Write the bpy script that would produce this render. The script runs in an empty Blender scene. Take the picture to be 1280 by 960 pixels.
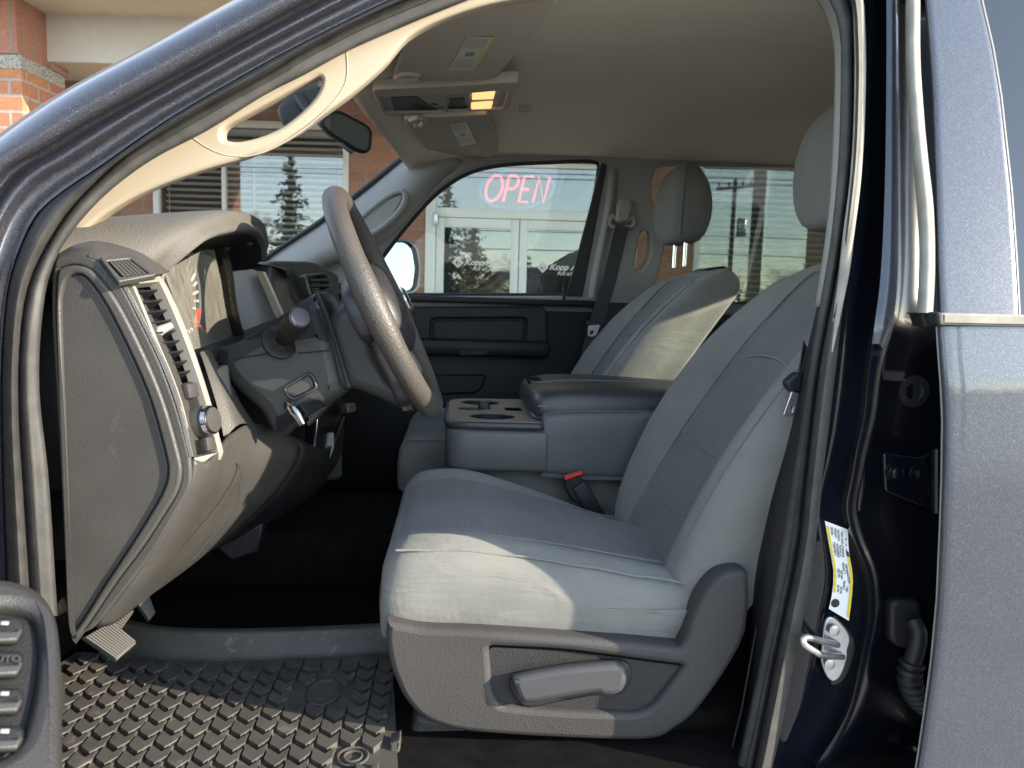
import bpy, bmesh, math, random
import numpy as np
from mathutils import Vector, Matrix, Euler
random.seed(7); rng = np.random.default_rng(7)
R_ = math.radians
scene = bpy.context.scene
COL = scene.collection

# ------------------------------------------------------------------ camera
F = 931.0; CZ = 1.28; PITCH = 6.4; ROLL = 1.7; YAW = 4.3
def _rx(a):
    c, s = math.cos(a), math.sin(a); return np.array([[1,0,0],[0,c,-s],[0,s,c]])
def _rz(a):
    c, s = math.cos(a), math.sin(a); return np.array([[c,-s,0],[s,c,0],[0,0,1]])
RC = _rz(R_(-YAW)) @ _rx(R_(90-PITCH)) @ _rz(R_(ROLL))
CAMP = np.array([0.0, 0.0, CZ])
FWD = np.array([math.sin(R_(YAW)), math.cos(R_(YAW)), 0.0])     # shop axes: depth, along, up
ALO = np.array([math.cos(R_(YAW)), -math.sin(R_(YAW)), 0.0])
UPV = np.array([0, 0, 1.0])
def ray(px, py): return RC @ np.array([(px-640)/F, -(py-480)/F, -1.0])
def hit(px, py, O, N):
    d = ray(px, py); O = np.array(O, float); N = np.array(N, float)
    return CAMP + d * (np.dot(O-CAMP, N) / np.dot(d, N))
def pY(px, py, Y): return hit(px, py, (0, Y, 0), (0, 1, 0))
def pX(px, py, X): return hit(px, py, (X, 0, 0), (1, 0, 0))
def pZ(px, py, Z): return hit(px, py, (0, 0, Z), (0, 0, 1))
def pB(px, py, D): return hit(px, py, FWD*D, FWD)
def S(a, d, z): return ALO*a + FWD*d + UPV*z                    # shop coordinates to world
def sB(px, py, D):
    p = pB(px, py, D); return float(p @ ALO), float(p[2])

cam_d = bpy.data.cameras.new('camera'); cam = bpy.data.objects.new('camera', cam_d); COL.objects.link(cam)
cam.matrix_world = Matrix.Translation(CAMP.tolist()) @ Matrix(RC.tolist()).to_4x4()
cam_d.sensor_width = 36; cam_d.lens = F/1280*36; cam_d.clip_start = 0.02; cam_d.clip_end = 2000
cam_d.dof.use_dof = True; cam_d.dof.focus_distance = 1.3; cam_d.dof.aperture_fstop = 10.0
scene.camera = cam

# ------------------------------------------------------------------ light
SUN = np.array([2.5, -1.0, 0.9]); SUN /= np.linalg.norm(SUN)
sd = bpy.data.lights.new('sun', 'SUN'); sd.energy = 2.5; sd.angle = R_(0.5); sd.color = (1.0, 0.88, 0.70)
so = bpy.data.objects.new('sun', sd); COL.objects.link(so)
so.rotation_euler = Vector(SUN.tolist()).to_track_quat('Z', 'Y').to_euler()
w = bpy.data.worlds.new('World'); scene.world = w; w.use_nodes = True
nt = w.node_tree; bg = nt.nodes['Background']
sky = nt.nodes.new('ShaderNodeTexSky'); sky.sky_type = 'NISHITA'; sky.sun_disc = False
sky.sun_elevation = math.asin(SUN[2]); sky.sun_rotation = math.atan2(SUN[0], SUN[1])
sky.air_density = 1.0; sky.dust_density = 0.15; sky.ozone_density = 1.6
hs_ = nt.nodes.new('ShaderNodeHueSaturation'); hs_.inputs['Saturation'].default_value = 0.66
nt.links.new(sky.outputs[0], hs_.inputs['Color']); nt.links.new(hs_.outputs[0], bg.inputs[0]); bg.inputs[1].default_value = 0.15
scene.view_settings.view_transform = 'Standard'; scene.view_settings.look = 'None'
scene.view_settings.exposure = 2.45; scene.view_settings.gamma = 1.0
scene.render.engine = 'CYCLES'
cy = scene.cycles
cy.use_denoising = True; cy.max_bounces = 10; cy.diffuse_bounces = 8; cy.glossy_bounces = 4
cy.transparent_max_bounces = 16; cy.transmission_bounces = 6; cy.sample_clamp_indirect = 6.0
cy.caustics_reflective = False; cy.caustics_refractive = False

# ------------------------------------------------------------------ materials
def _new(name):
    m = bpy.data.materials.new(name); m.use_nodes = True
    t = m.node_tree; return m, t, t.nodes['Principled BSDF']
def mat(name, col, rough=0.6, metal=0.0, spec=0.5, bump=None, var=0.0, vscale=6.0, coat=0.0, dust=None, sheen=0.0, wrinkle=None):
    m, t, b = _new(name)
    b.inputs['Base Color'].default_value = (*col, 1); b.inputs['Roughness'].default_value = rough
    b.inputs['Metallic'].default_value = metal; b.inputs['Specular IOR Level'].default_value = spec
    b.inputs['Coat Weight'].default_value = coat; b.inputs['Coat Roughness'].default_value = 0.04
    b.inputs['Sheen Weight'].default_value = sheen
    tc = t.nodes.new('ShaderNodeTexCoord')
    if var > 0 or dust:
        n = t.nodes.new('ShaderNodeTexNoise'); n.inputs['Scale'].default_value = vscale; n.inputs['Detail'].default_value = 6
        t.links.new(tc.outputs['Object'], n.inputs['Vector'])
        cr = t.nodes.new('ShaderNodeValToRGB')
        cr.color_ramp.elements[0].position = 0.3; cr.color_ramp.elements[1].position = 0.7
        lo = [c*(1-var) for c in col]; hi = [min(1, c*(1+var)) for c in col]
        cr.color_ramp.elements[0].color = (*lo, 1); cr.color_ramp.elements[1].color = (*hi, 1)
        t.links.new(n.outputs['Fac'], cr.inputs['Fac']); src = cr.outputs['Color']
        if dust:
            n2 = t.nodes.new('ShaderNodeTexNoise'); n2.inputs['Scale'].default_value = dust[1]; n2.inputs['Detail'].default_value = 8
            n2.inputs['Roughness'].default_value = 0.7
            t.links.new(tc.outputs['Object'], n2.inputs['Vector'])
            r2 = t.nodes.new('ShaderNodeValToRGB'); r2.color_ramp.elements[0].position = dust[2]; r2.color_ramp.elements[1].position = dust[2]+0.14
            t.links.new(n2.outputs['Fac'], r2.inputs['Fac'])
            mx = t.nodes.new('ShaderNodeMix'); mx.data_type = 'RGBA'
            t.links.new(r2.outputs['Color'], mx.inputs['Factor']); t.links.new(src, mx.inputs[6])
            mx.inputs[7].default_value = (*dust[0], 1); src = mx.outputs[2]
        t.links.new(src, b.inputs['Base Color'])
    if bump:
        kind, sc, st = bump
        if kind == 'noise':
            x = t.nodes.new('ShaderNodeTexNoise'); x.inputs['Scale'].default_value = sc; x.inputs['Detail'].default_value = 3; out = x.outputs['Fac']
            t.links.new(tc.outputs['Object'], x.inputs['Vector'])
        elif kind == 'leather':
            x = t.nodes.new('ShaderNodeTexVoronoi'); x.inputs['Scale'].default_value = sc; out = x.outputs['Distance']
            t.links.new(tc.outputs['Object'], x.inputs['Vector'])
        elif kind == 'weave':
            sp = t.nodes.new('ShaderNodeSeparateXYZ'); t.links.new(tc.outputs['Object'], sp.inputs[0])
            outs = []
            for ax in (0, 1, 2):
                mu = t.nodes.new('ShaderNodeMath'); mu.operation = 'MULTIPLY'; mu.inputs[1].default_value = sc
                t.links.new(sp.outputs[ax], mu.inputs[0])
                si = t.nodes.new('ShaderNodeMath'); si.operation = 'SINE'; t.links.new(mu.outputs[0], si.inputs[0]); outs.append(si)
            a = t.nodes.new('ShaderNodeMath'); a.operation = 'ADD'; t.links.new(outs[0].outputs[0], a.inputs[0]); t.links.new(outs[1].outputs[0], a.inputs[1])
            c = t.nodes.new('ShaderNodeMath'); c.operation = 'ADD'; t.links.new(a.outputs[0], c.inputs[0]); t.links.new(outs[2].outputs[0], c.inputs[1])
            out = c.outputs[0]
        elif kind == 'cells':
            sp = t.nodes.new('ShaderNodeSeparateXYZ'); t.links.new(tc.outputs['Object'], sp.inputs[0])
            a = t.nodes.new('ShaderNodeMath'); a.operation = 'ADD'; t.links.new(sp.outputs[0], a.inputs[0]); t.links.new(sp.outputs[2], a.inputs[1])
            cb = t.nodes.new('ShaderNodeCombineXYZ'); t.links.new(sp.outputs[1], cb.inputs[0]); t.links.new(a.outputs[0], cb.inputs[1])
            x = t.nodes.new('ShaderNodeTexBrick'); x.inputs['Scale'].default_value = sc
            x.inputs['Brick Width'].default_value = 0.8; x.inputs['Row Height'].default_value = 0.55; x.inputs['Mortar Size'].default_value = 0.09
            x.inputs['Mortar Smooth'].default_value = 1.0
            t.links.new(cb.outputs[0], x.inputs['Vector']); out = x.outputs['Fac']
        bp = t.nodes.new('ShaderNodeBump'); bp.inputs['Strength'].default_value = st; bp.inputs['Distance'].default_value = 0.002
        t.links.new(out, bp.inputs['Height']); t.links.new(bp.outputs[0], b.inputs['Normal'])
        if wrinkle:
            mp = t.nodes.new('ShaderNodeMapping'); mp.inputs['Scale'].default_value = (0.55, 1.0, 1.5); t.links.new(tc.outputs['Object'], mp.inputs[0])
            wn = t.nodes.new('ShaderNodeTexNoise'); wn.inputs['Scale'].default_value = wrinkle[0]; wn.inputs['Detail'].default_value = 5; wn.inputs['Distortion'].default_value = 0.8
            t.links.new(mp.outputs[0], wn.inputs['Vector'])
            b2 = t.nodes.new('ShaderNodeBump'); b2.inputs['Strength'].default_value = wrinkle[1]; b2.inputs['Distance'].default_value = 0.02
            t.links.new(wn.outputs['Fac'], b2.inputs['Height']); t.links.new(b2.outputs[0], bp.inputs['Normal'])
    return m
def flake_paint(name, col, flake, rough, fscale=700, coat=1.0, metal=0.75, tilt=0.2, pos=0.72):
    m, t, b = _new(name)
    tc = t.nodes.new('ShaderNodeTexCoord')
    v = t.nodes.new('ShaderNodeTexVoronoi'); v.inputs['Scale'].default_value = fscale
    t.links.new(tc.outputs['Object'], v.inputs['Vector'])
    sep = t.nodes.new('ShaderNodeSeparateColor'); t.links.new(v.outputs['Color'], sep.inputs[0])
    r = t.nodes.new('ShaderNodeValToRGB'); r.color_ramp.elements[0].position = 0.0; r.color_ramp.elements[0].color = (*col, 1)
    r.color_ramp.elements[1].position = 1.0; r.color_ramp.elements[1].color = (*flake, 1)
    e = r.color_ramp.elements.new(pos); e.color = tuple(col[i]*0.6+flake[i]*0.25 for i in range(3)) + (1,)
    t.links.new(sep.outputs[0], r.inputs['Fac']); t.links.new(r.outputs['Color'], b.inputs['Base Color'])
    su = t.nodes.new('ShaderNodeVectorMath'); su.operation = 'SUBTRACT'; su.inputs[1].default_value = (0.5, 0.5, 0.5)
    t.links.new(v.outputs['Color'], su.inputs[0])
    scn = t.nodes.new('ShaderNodeVectorMath'); scn.operation = 'SCALE'; scn.inputs['Scale'].default_value = tilt
    t.links.new(su.outputs[0], scn.inputs[0])
    g = t.nodes.new('ShaderNodeNewGeometry')
    ad = t.nodes.new('ShaderNodeVectorMath'); ad.operation = 'ADD'; t.links.new(g.outputs['Normal'], ad.inputs[0]); t.links.new(scn.outputs[0], ad.inputs[1])
    no = t.nodes.new('ShaderNodeVectorMath'); no.operation = 'NORMALIZE'; t.links.new(ad.outputs[0], no.inputs[0])
    t.links.new(no.outputs[0], b.inputs['Normal'])
    b.inputs['Metallic'].default_value = metal; b.inputs['Roughness'].default_value = rough
    b.inputs['Coat Weight'].default_value = coat; b.inputs['Coat Roughness'].default_value = 0.03
    return m
def glass(name, tint=(0.9, 0.93, 0.92), refl=1.0, base=0.0):
    m = bpy.data.materials.new(name); m.use_nodes = True; t = m.node_tree; t.nodes.clear()
    o = t.nodes.new('ShaderNodeOutputMaterial'); tr = t.nodes.new('ShaderNodeBsdfTransparent'); gl = t.nodes.new('ShaderNodeBsdfGlossy')
    tr.inputs[0].default_value = (*tint, 1); gl.inputs['Roughness'].default_value = 0.0
    ge = t.nodes.new('ShaderNodeNewGeometry'); dt = t.nodes.new('ShaderNodeVectorMath'); dt.operation = 'DOT_PRODUCT'
    t.links.new(ge.outputs['Normal'], dt.inputs[0]); t.links.new(ge.outputs['Incoming'], dt.inputs[1])
    ab = t.nodes.new('ShaderNodeMath'); ab.operation = 'ABSOLUTE'; t.links.new(dt.outputs['Value'], ab.inputs[0])
    on = t.nodes.new('ShaderNodeMath'); on.operation = 'SUBTRACT'; on.inputs[0].default_value = 1.0; t.links.new(ab.outputs[0], on.inputs[1])
    pw = t.nodes.new('ShaderNodeMath'); pw.operation = 'POWER'; pw.inputs[1].default_value = 5.0; t.links.new(on.outputs[0], pw.inputs[0])
    fr = t.nodes.new('ShaderNodeMath'); fr.operation = 'MULTIPLY_ADD'; fr.inputs[1].default_value = 0.92; fr.inputs[2].default_value = 0.06; t.links.new(pw.outputs[0], fr.inputs[0])
    ma = t.nodes.new('ShaderNodeMath'); ma.operation = 'MULTIPLY_ADD'; ma.inputs[1].default_value = refl; ma.inputs[2].default_value = base; ma.use_clamp = True
    t.links.new(fr.outputs[0], ma.inputs[0])
    mx = t.nodes.new('ShaderNodeMixShader'); t.links.new(ma.outputs[0], mx.inputs[0])
    t.links.new(tr.outputs[0], mx.inputs[1]); t.links.new(gl.outputs[0], mx.inputs[2]); t.links.new(mx.outputs[0], o.inputs[0])
    return m
def emit(name, col, s):
    m, t, b = _new(name); b.inputs['Base Color'].default_value = (*col, 1)
    b.inputs['Emission Color'].default_value = (*col, 1); b.inputs['Emission Strength'].default_value = s; return m
def brick_mat(name, c1, c2, mortar, bw, bh, ms=0.012):
    m, t, b = _new(name)
    tc = t.nodes.new('ShaderNodeTexCoord'); sp = t.nodes.new('ShaderNodeSeparateXYZ'); t.links.new(tc.outputs['Object'], sp.inputs[0])
    a = t.nodes.new('ShaderNodeMath'); a.operation = 'ADD'; t.links.new(sp.outputs[0], a.inputs[0]); t.links.new(sp.outputs[1], a.inputs[1])
    cb = t.nodes.new('ShaderNodeCombineXYZ'); t.links.new(a.outputs[0], cb.inputs[0]); t.links.new(sp.outputs[2], cb.inputs[1])
    br = t.nodes.new('ShaderNodeTexBrick'); br.inputs['Scale'].default_value = 1.0
    br.inputs['Brick Width'].default_value = bw; br.inputs['Row Height'].default_value = bh; br.inputs['Mortar Size'].default_value = ms
    br.inputs['Mortar Smooth'].default_value = 0.2; br.inputs['Bias'].default_value = -0.1
    br.inputs['Color1'].default_value = (*c1, 1); br.inputs['Color2'].default_value = (*c2, 1); br.inputs['Mortar'].default_value = (*mortar, 1)
    t.links.new(cb.outputs[0], br.inputs['Vector'])
    n = t.nodes.new('ShaderNodeTexNoise'); n.inputs['Scale'].default_value = 60; n.inputs['Detail'].default_value = 6
    t.links.new(tc.outputs['Object'], n.inputs['Vector'])
    mx = t.nodes.new('ShaderNodeMix'); mx.data_type = 'RGBA'; mx.blend_type = 'OVERLAY'; mx.inputs['Factor'].default_value = 0.5
    t.links.new(br.outputs['Color'], mx.inputs[6]); t.links.new(n.outputs['Fac'], mx.inputs[7]); t.links.new(mx.outputs[2], b.inputs['Base Color'])
    iv = t.nodes.new('ShaderNodeMath'); iv.operation = 'SUBTRACT'; iv.inputs[0].default_value = 1.0; t.links.new(br.outputs['Fac'], iv.inputs[1])
    bp = t.nodes.new('ShaderNodeBump'); bp.inputs['Strength'].default_value = 0.6; bp.inputs['Distance'].default_value = 0.008
    t.links.new(iv.outputs[0], bp.inputs['Height']); t.links.new(bp.outputs[0], b.inputs['Normal'])
    b.inputs['Roughness'].default_value = 0.9; b.inputs['Specular IOR Level'].default_value = 0.2
    return m

M = {}
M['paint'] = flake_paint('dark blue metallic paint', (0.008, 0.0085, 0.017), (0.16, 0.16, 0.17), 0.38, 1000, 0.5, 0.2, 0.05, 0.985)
M['skin'] = flake_paint('sunlit grey blue metallic paint', (0.030, 0.037, 0.052), (0.15, 0.16, 0.185), 0.30, 1900, 0.8, 0.2, 0.13, 0.88)  # lighter copy of the body paint, sun and sky sheen in its colour
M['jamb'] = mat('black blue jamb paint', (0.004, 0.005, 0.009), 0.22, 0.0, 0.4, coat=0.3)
M['rubber'] = mat('weathered rubber', (0.034, 0.033, 0.031), 0.62, var=0.35, vscale=40, bump=('noise', 160, 0.12))
M['rubber_dark'] = mat('black rubber', (0.012, 0.012, 0.013), 0.55, bump=('noise', 200, 0.1))
M['rubber_grey'] = mat('sunlit grey rubber', (0.25, 0.238, 0.205), 0.75, spec=0.2, var=0.2, vscale=30)  # paler than the other rubber, the sun on it put into the colour
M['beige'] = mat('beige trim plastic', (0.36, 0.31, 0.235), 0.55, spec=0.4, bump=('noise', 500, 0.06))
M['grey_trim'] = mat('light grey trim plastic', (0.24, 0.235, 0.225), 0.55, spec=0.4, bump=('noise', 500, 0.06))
M['headliner'] = mat('headliner cloth', (0.72, 0.655, 0.53), 0.95, spec=0.1, bump=('noise', 420, 0.25), var=0.05, vscale=3, wrinkle=(3, 0.35))
M['visor'] = mat('sun visor cloth', (0.44, 0.39, 0.32), 0.9, spec=0.15, bump=('noise', 800, 0.1), var=0.05, vscale=4)
M['dash'] = mat('textured dark grey plastic', (0.045, 0.043, 0.040), 0.48, spec=0.5, bump=('leather', 420, 0.16), var=0.12, vscale=14, dust=((0.085, 0.08, 0.07), 9, 0.62))
M['dash_light'] = mat('grey dash pad', (0.098, 0.092, 0.083), 0.68, spec=0.22, bump=('leather', 330, 0.3), var=0.08, vscale=10)
M['dash_dark'] = mat('black soft plastic', (0.008, 0.008, 0.009), 0.55, spec=0.4, bump=('leather', 420, 0.15))
M['dash_olive'] = mat('charcoal column plastic', (0.034, 0.035, 0.034), 0.45, spec=0.5, bump=('leather', 500, 0.08), dust=((0.14, 0.135, 0.12), 30, 0.72), var=0.08)
M['silver'] = mat('satin silver bezel', (0.23, 0.22, 0.20), 0.5, metal=0.1, bump=('noise', 400, 0.04))
M['chrome'] = mat('chrome', (0.45, 0.45, 0.46), 0.12, metal=1.0)
M['zinc'] = mat('zinc plated steel', (0.50, 0.50, 0.52), 0.30, metal=0.9, var=0.12, vscale=50)
M['cloth'] = mat('grey seat cloth', (0.178, 0.178, 0.163), 0.95, spec=0.12, bump=('weave', 3600, 0.28), var=0.11, vscale=9, sheen=0.15, wrinkle=(9, 0.5))
M['cloth_cell'] = mat('grey cell patterned seat cloth', (0.128, 0.131, 0.124), 0.95, spec=0.12, bump=('cells', 70, 0.5), var=0.09, vscale=9, sheen=0.15, wrinkle=(8, 0.32))
M['cloth_shaded'] = mat('shade darkened headrest cloth', (0.120, 0.122, 0.116), 0.95, spec=0.1, bump=('weave', 3600, 0.25), var=0.06, vscale=9, sheen=0.1)  # seat cloth darkened, the shade on the headrests is in the colour
M['vinyl'] = mat('grey blue vinyl', (0.098, 0.101, 0.101), 0.45, spec=0.5, bump=('leather', 300, 0.12))
M['vinyl_dark'] = mat('dark armrest vinyl', (0.042, 0.043, 0.045), 0.38, spec=0.55, bump=('leather', 330, 0.15))
M['tray'] = mat('brown grey tray plastic', (0.20, 0.17, 0.135), 0.5, spec=0.5, bump=('leather', 500, 0.1))
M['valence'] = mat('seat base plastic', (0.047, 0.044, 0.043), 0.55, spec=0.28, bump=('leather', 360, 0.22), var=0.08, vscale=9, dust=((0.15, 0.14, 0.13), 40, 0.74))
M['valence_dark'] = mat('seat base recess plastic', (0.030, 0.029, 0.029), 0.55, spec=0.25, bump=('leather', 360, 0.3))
M['lever'] = mat('grey lever plastic', (0.046, 0.046, 0.049), 0.42, spec=0.4, bump=('noise', 300, 0.05))
M['carpet'] = mat('black carpet', (0.009, 0.0085, 0.008), 1.0, spec=0.05, bump=('noise', 900, 0.8), var=0.3, vscale=30, dust=((0.06, 0.055, 0.045), 6, 0.66))
M['pedal'] = mat('worn pedal rubber', (0.055, 0.052, 0.046), 0.6, var=.2)
M['pod'] = mat('dark door plastic', (0.020, 0.019, 0.0185), 0.5, bump=('leather', 420, .12), var=.1)
M['mat'] = mat('black rubber mat', (0.066, 0.061, 0.054), 0.5, spec=0.45, var=0.2, vscale=16, dust=((0.20, 0.17, 0.125), 26, 0.58), bump=('noise', 220, 0.15))
M['belt'] = mat('seat belt webbing', (0.030, 0.030, 0.032), 0.8, bump=('weave', 1800, 0.3))
M['dial'] = mat('dial face', (0.17, 0.16, 0.14), 0.7)
M['white'] = mat('white print', (0.8, 0.8, 0.78), 0.5)
M['label'] = mat('label paper', (0.55, 0.55, 0.46), 0.6)
M['yellow'] = mat('yellow label stripe', (0.72, 0.55, 0.03), 0.5)
M['paleyellow'] = mat('pale yellow label band', (0.62, 0.52, 0.20), 0.6)
M['ink'] = mat('black ink', (0.02, 0.02, 0.022), 0.6)
M['greyink'] = mat('grey ink', (0.22, 0.22, 0.20), 0.6)
M['red'] = mat('red button', (0.55, 0.03, 0.03), 0.4)
M['needle'] = mat('red needle', (0.8, 0.10, 0.03), 0.5)
M['gloss_black'] = mat('gloss black', (0.008, 0.008, 0.009), 0.15)
M['mirror'] = mat('mirror', (0.22, 0.25, 0.27), 0.01, metal=1.0)
M['dim_mirror'] = mat('dimming mirror', (0.40, 0.40, 0.36), 0.02, metal=1.0)
def hazy(name, col, lo, hi):
    m = bpy.data.materials.new(name); m.use_nodes = True; t = m.node_tree; t.nodes.clear()
    o = t.nodes.new('ShaderNodeOutputMaterial'); tr = t.nodes.new('ShaderNodeBsdfTransparent'); df = t.nodes.new('ShaderNodeBsdfDiffuse'); df.inputs[0].default_value = (*col, 1)
    tc = t.nodes.new('ShaderNodeTexCoord'); mp = t.nodes.new('ShaderNodeMapping'); mp.inputs['Scale'].default_value = (40, 140, 26); mp.inputs['Rotation'].default_value = (0.5, 0.2, 0)
    n = t.nodes.new('ShaderNodeTexNoise'); n.inputs['Scale'].default_value = 1.0; n.inputs['Detail'].default_value = 6
    t.links.new(tc.outputs['Object'], mp.inputs[0]); t.links.new(mp.outputs[0], n.inputs['Vector'])
    mr = t.nodes.new('ShaderNodeMapRange'); mr.inputs[1].default_value = .35; mr.inputs[2].default_value = .65; mr.inputs[3].default_value = lo; mr.inputs[4].default_value = hi
    t.links.new(n.outputs['Fac'], mr.inputs[0])
    mx = t.nodes.new('ShaderNodeMixShader'); t.links.new(mr.outputs[0], mx.inputs[0]); t.links.new(tr.outputs[0], mx.inputs[1]); t.links.new(df.outputs[0], mx.inputs[2]); t.links.new(mx.outputs[0], o.inputs[0])
    return m
M['lens'] = hazy('dusty scratched cluster lens', (0.20, 0.19, 0.16), .34, .56)
M['glass'] = glass('windshield glass', (0.93, 0.95, 0.94), 0.25, 0.0)
M['glass_tint'] = glass('tinted side glass', (0.62, 0.66, 0.62), 1.0, 0.0)
M['glass_door'] = glass('door glass', (0.88, 0.92, 0.90), 0.9, 0.0)
M['glass_priv'] = glass('dark privacy glass', (0.10, 0.11, 0.12), 1.0, 0.06)
M['shopglass'] = glass('shop glass', (0.88, 0.91, 0.91), 1.0, 0.055)
M['lamp'] = emit('warm reading lamp', (1.0, 0.56, 0.22), 0.24)
M['neon'] = emit('pink red neon', (1.0, 0.09, 0.14), 0.30)
M['neon_blue'] = emit('blue neon', (0.04, 0.10, 0.26), 0.10)
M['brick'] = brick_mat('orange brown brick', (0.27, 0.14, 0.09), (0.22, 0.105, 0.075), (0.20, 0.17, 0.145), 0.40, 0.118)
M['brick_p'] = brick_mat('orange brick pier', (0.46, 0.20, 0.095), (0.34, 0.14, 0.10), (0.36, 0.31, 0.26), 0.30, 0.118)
M['soldier'] = brick_mat('soldier course brick', (0.36, 0.17, 0.12), (0.30, 0.14, 0.10), (0.25, 0.2, 0.17), 0.118, 0.9)
M['stone'] = mat('speckled stone band', (0.32, 0.30, 0.26), 0.9, var=0.5, vscale=60)
M['stucco'] = mat('white stucco', (0.50, 0.47, 0.42), 0.95, bump=('noise', 70, 0.8), var=0.05)
M['soffit'] = mat('tan stucco', (0.52, 0.44, 0.31), 0.95, bump=('noise', 70, 0.6), var=0.06)
M['alu'] = mat('white aluminium frame', (0.52, 0.53, 0.50), 0.45)
M['blind'] = mat('blind slat', (0.66, 0.66, 0.62), 0.5)
M['inside'] = mat('dim interior', (0.045, 0.045, 0.042), 0.9)
M['wood'] = mat('brown counter', (0.20, 0.12, 0.045), 0.6, var=0.2)
M['asphalt'] = mat('pale worn paving', (0.32, 0.30, 0.27), 0.95, bump=('noise', 60, 0.5), var=0.25, vscale=2)
M['concrete'] = mat('concrete', (0.36, 0.34, 0.31), 0.95, var=0.12, vscale=2)
M['bark'] = mat('bark', (0.09, 0.07, 0.055), 0.95)
M['leaf'] = mat('conifer needles', (0.045, 0.065, 0.030), 0.9, var=0.4, vscale=1.2)
M['twigs'] = mat('bare twigs and scrub', (0.075, 0.065, 0.048), 0.95, var=.4, vscale=.3)
M['siding'] = mat('grey siding', (0.22, 0.22, 0.215), 0.8)
M['roofing'] = mat('dark shingles', (0.07, 0.065, 0.06), 0.95)
M['pole'] = mat('creosote pole', (0.07, 0.055, 0.045), 0.9)

# ------------------------------------------------------------------ geometry helpers (all return (verts, faces))
def cr(P, k=6, closed=False):
    P = [np.array(p, float) for p in P]; n = len(P); out = []
    segs = n if closed else n-1
    for i in range(segs):
        p1, p2 = P[i], P[(i+1) % n]
        p0 = P[i-1] if (closed or i > 0) else 2*p1-p2
        p3 = P[(i+2) % n] if (closed or i+2 < n) else 2*p2-p1
        for j in range(k):
            t = j/k
            out.append(0.5*((2*p1)+(p2-p0)*t+(2*p0-5*p1+4*p2-p3)*t*t+(3*p1-p0-3*p2+p3)*t**3))
    if not closed: out.append(P[-1])
    return out
def resamp(P, n):
    P = np.array(P, float); d = np.r_[0, np.cumsum(np.linalg.norm(np.diff(P, axis=0), axis=1))]
    s = np.linspace(0, d[-1], n)
    return np.stack([np.interp(s, d, P[:, i]) for i in range(P.shape[1])], 1)
def rc(P, r, k=4):
    P = [np.array(p, float) for p in P]; n = len(P); out = []
    for i in range(n):
        a, b, c = P[i-1], P[i], P[(i+1) % n]
        ri = r[i] if hasattr(r, '__len__') else r
        u = a-b; v = c-b; lu = np.linalg.norm(u); lv = np.linalg.norm(v)
        q = min(ri, lu*0.49, lv*0.49)
        s, e = b+u/lu*q, b+v/lv*q
        for j in range(k+1):
            t = j/k; out.append((1-t)**2*s+2*t*(1-t)*b+t*t*e)
    return out
def grid(rows, ku=4, kv=4, closed_u=False):
    """rows of world points -> smooth sheet. u runs along a row, v across the rows"""
    rr = [cr(r, ku, closed_u) if ku > 1 else [np.array(p, float) for p in r] for r in rows]
    nc = len(rr[0])
    if kv > 1:
        cols = [cr([r[i] for r in rr], kv) for i in range(nc)]
        rr = [[cols[i][j] for i in range(nc)] for j in range(len(cols[0]))]
    V = [p for r in rr for p in r]; Fc = []
    for j in range(len(rr)-1):
        for i in range(nc if closed_u else nc-1):
            i2 = (i+1) % nc
            Fc.append((j*nc+i, j*nc+i2, (j+1)*nc+i2, (j+1)*nc+i))
    return V, Fc
def capped(rows, ku=4, kv=4):
    V, Fc = grid(rows, ku, kv, True)
    nc = len(rows[0])*ku if ku > 1 else len(rows[0]); nr = len(V)//nc
    Fc = list(Fc); Fc.append(tuple(range(nc))[::-1]); Fc.append(tuple(range((nr-1)*nc, nr*nc)))
    return V, Fc
def tube(path, r, n=10, closed=False, caps=True, flat=1.0, up=None):
    P = [np.array(p, float) for p in path]; m = len(P); V = []; Fc = []
    rr = r if hasattr(r, '__len__') else [r]*m
    prev = None
    for i in range(m):
        t = (P[(i+1) % m]-P[i-1]) if closed else (P[min(i+1, m-1)]-P[max(i-1, 0)])
        t = t/(np.linalg.norm(t)+1e-9)
        if prev is None:
            a = np.array(up if up is not None else ((0, 0, 1) if abs(t[2]) < 0.9 else (1, 0, 0)), float)
        else: a = prev
        a = a-t*np.dot(a, t); a /= np.linalg.norm(a)+1e-9; prev = a
        b = np.cross(t, a)
        for k in range(n):
            th = 2*math.pi*k/n; V.append(P[i]+rr[i]*(math.cos(th)*a+flat*math.sin(th)*b))
    for i in range(m if closed else m-1):
        for k in range(n):
            Fc.append((i*n+k, i*n+(k+1) % n, ((i+1) % m)*n+(k+1) % n, ((i+1) % m)*n+k))
    if caps and not closed:
        Fc.append(tuple(range(n))[::-1]); Fc.append(tuple(range((m-1)*n, m*n)))
    return V, Fc
def ribbon(path, width_dir, w, t=0.002):
    """flat strap along a path"""
    P = [np.array(p, float) for p in path]; rows = []
    for i in range(len(P)):
        tg = P[min(i+1, len(P)-1)]-P[max(i-1, 0)]; tg /= np.linalg.norm(tg)
        wd = np.array(width_dir, float); wd -= tg*np.dot(wd, tg); wd /= np.linalg.norm(wd); n = np.cross(tg, wd)
        rows.append([P[i]-wd*w/2-n*t/2, P[i]+wd*w/2-n*t/2, P[i]+wd*w/2+n*t/2, P[i]-wd*w/2+n*t/2])
    return capped(rows, 1, 1)
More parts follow.
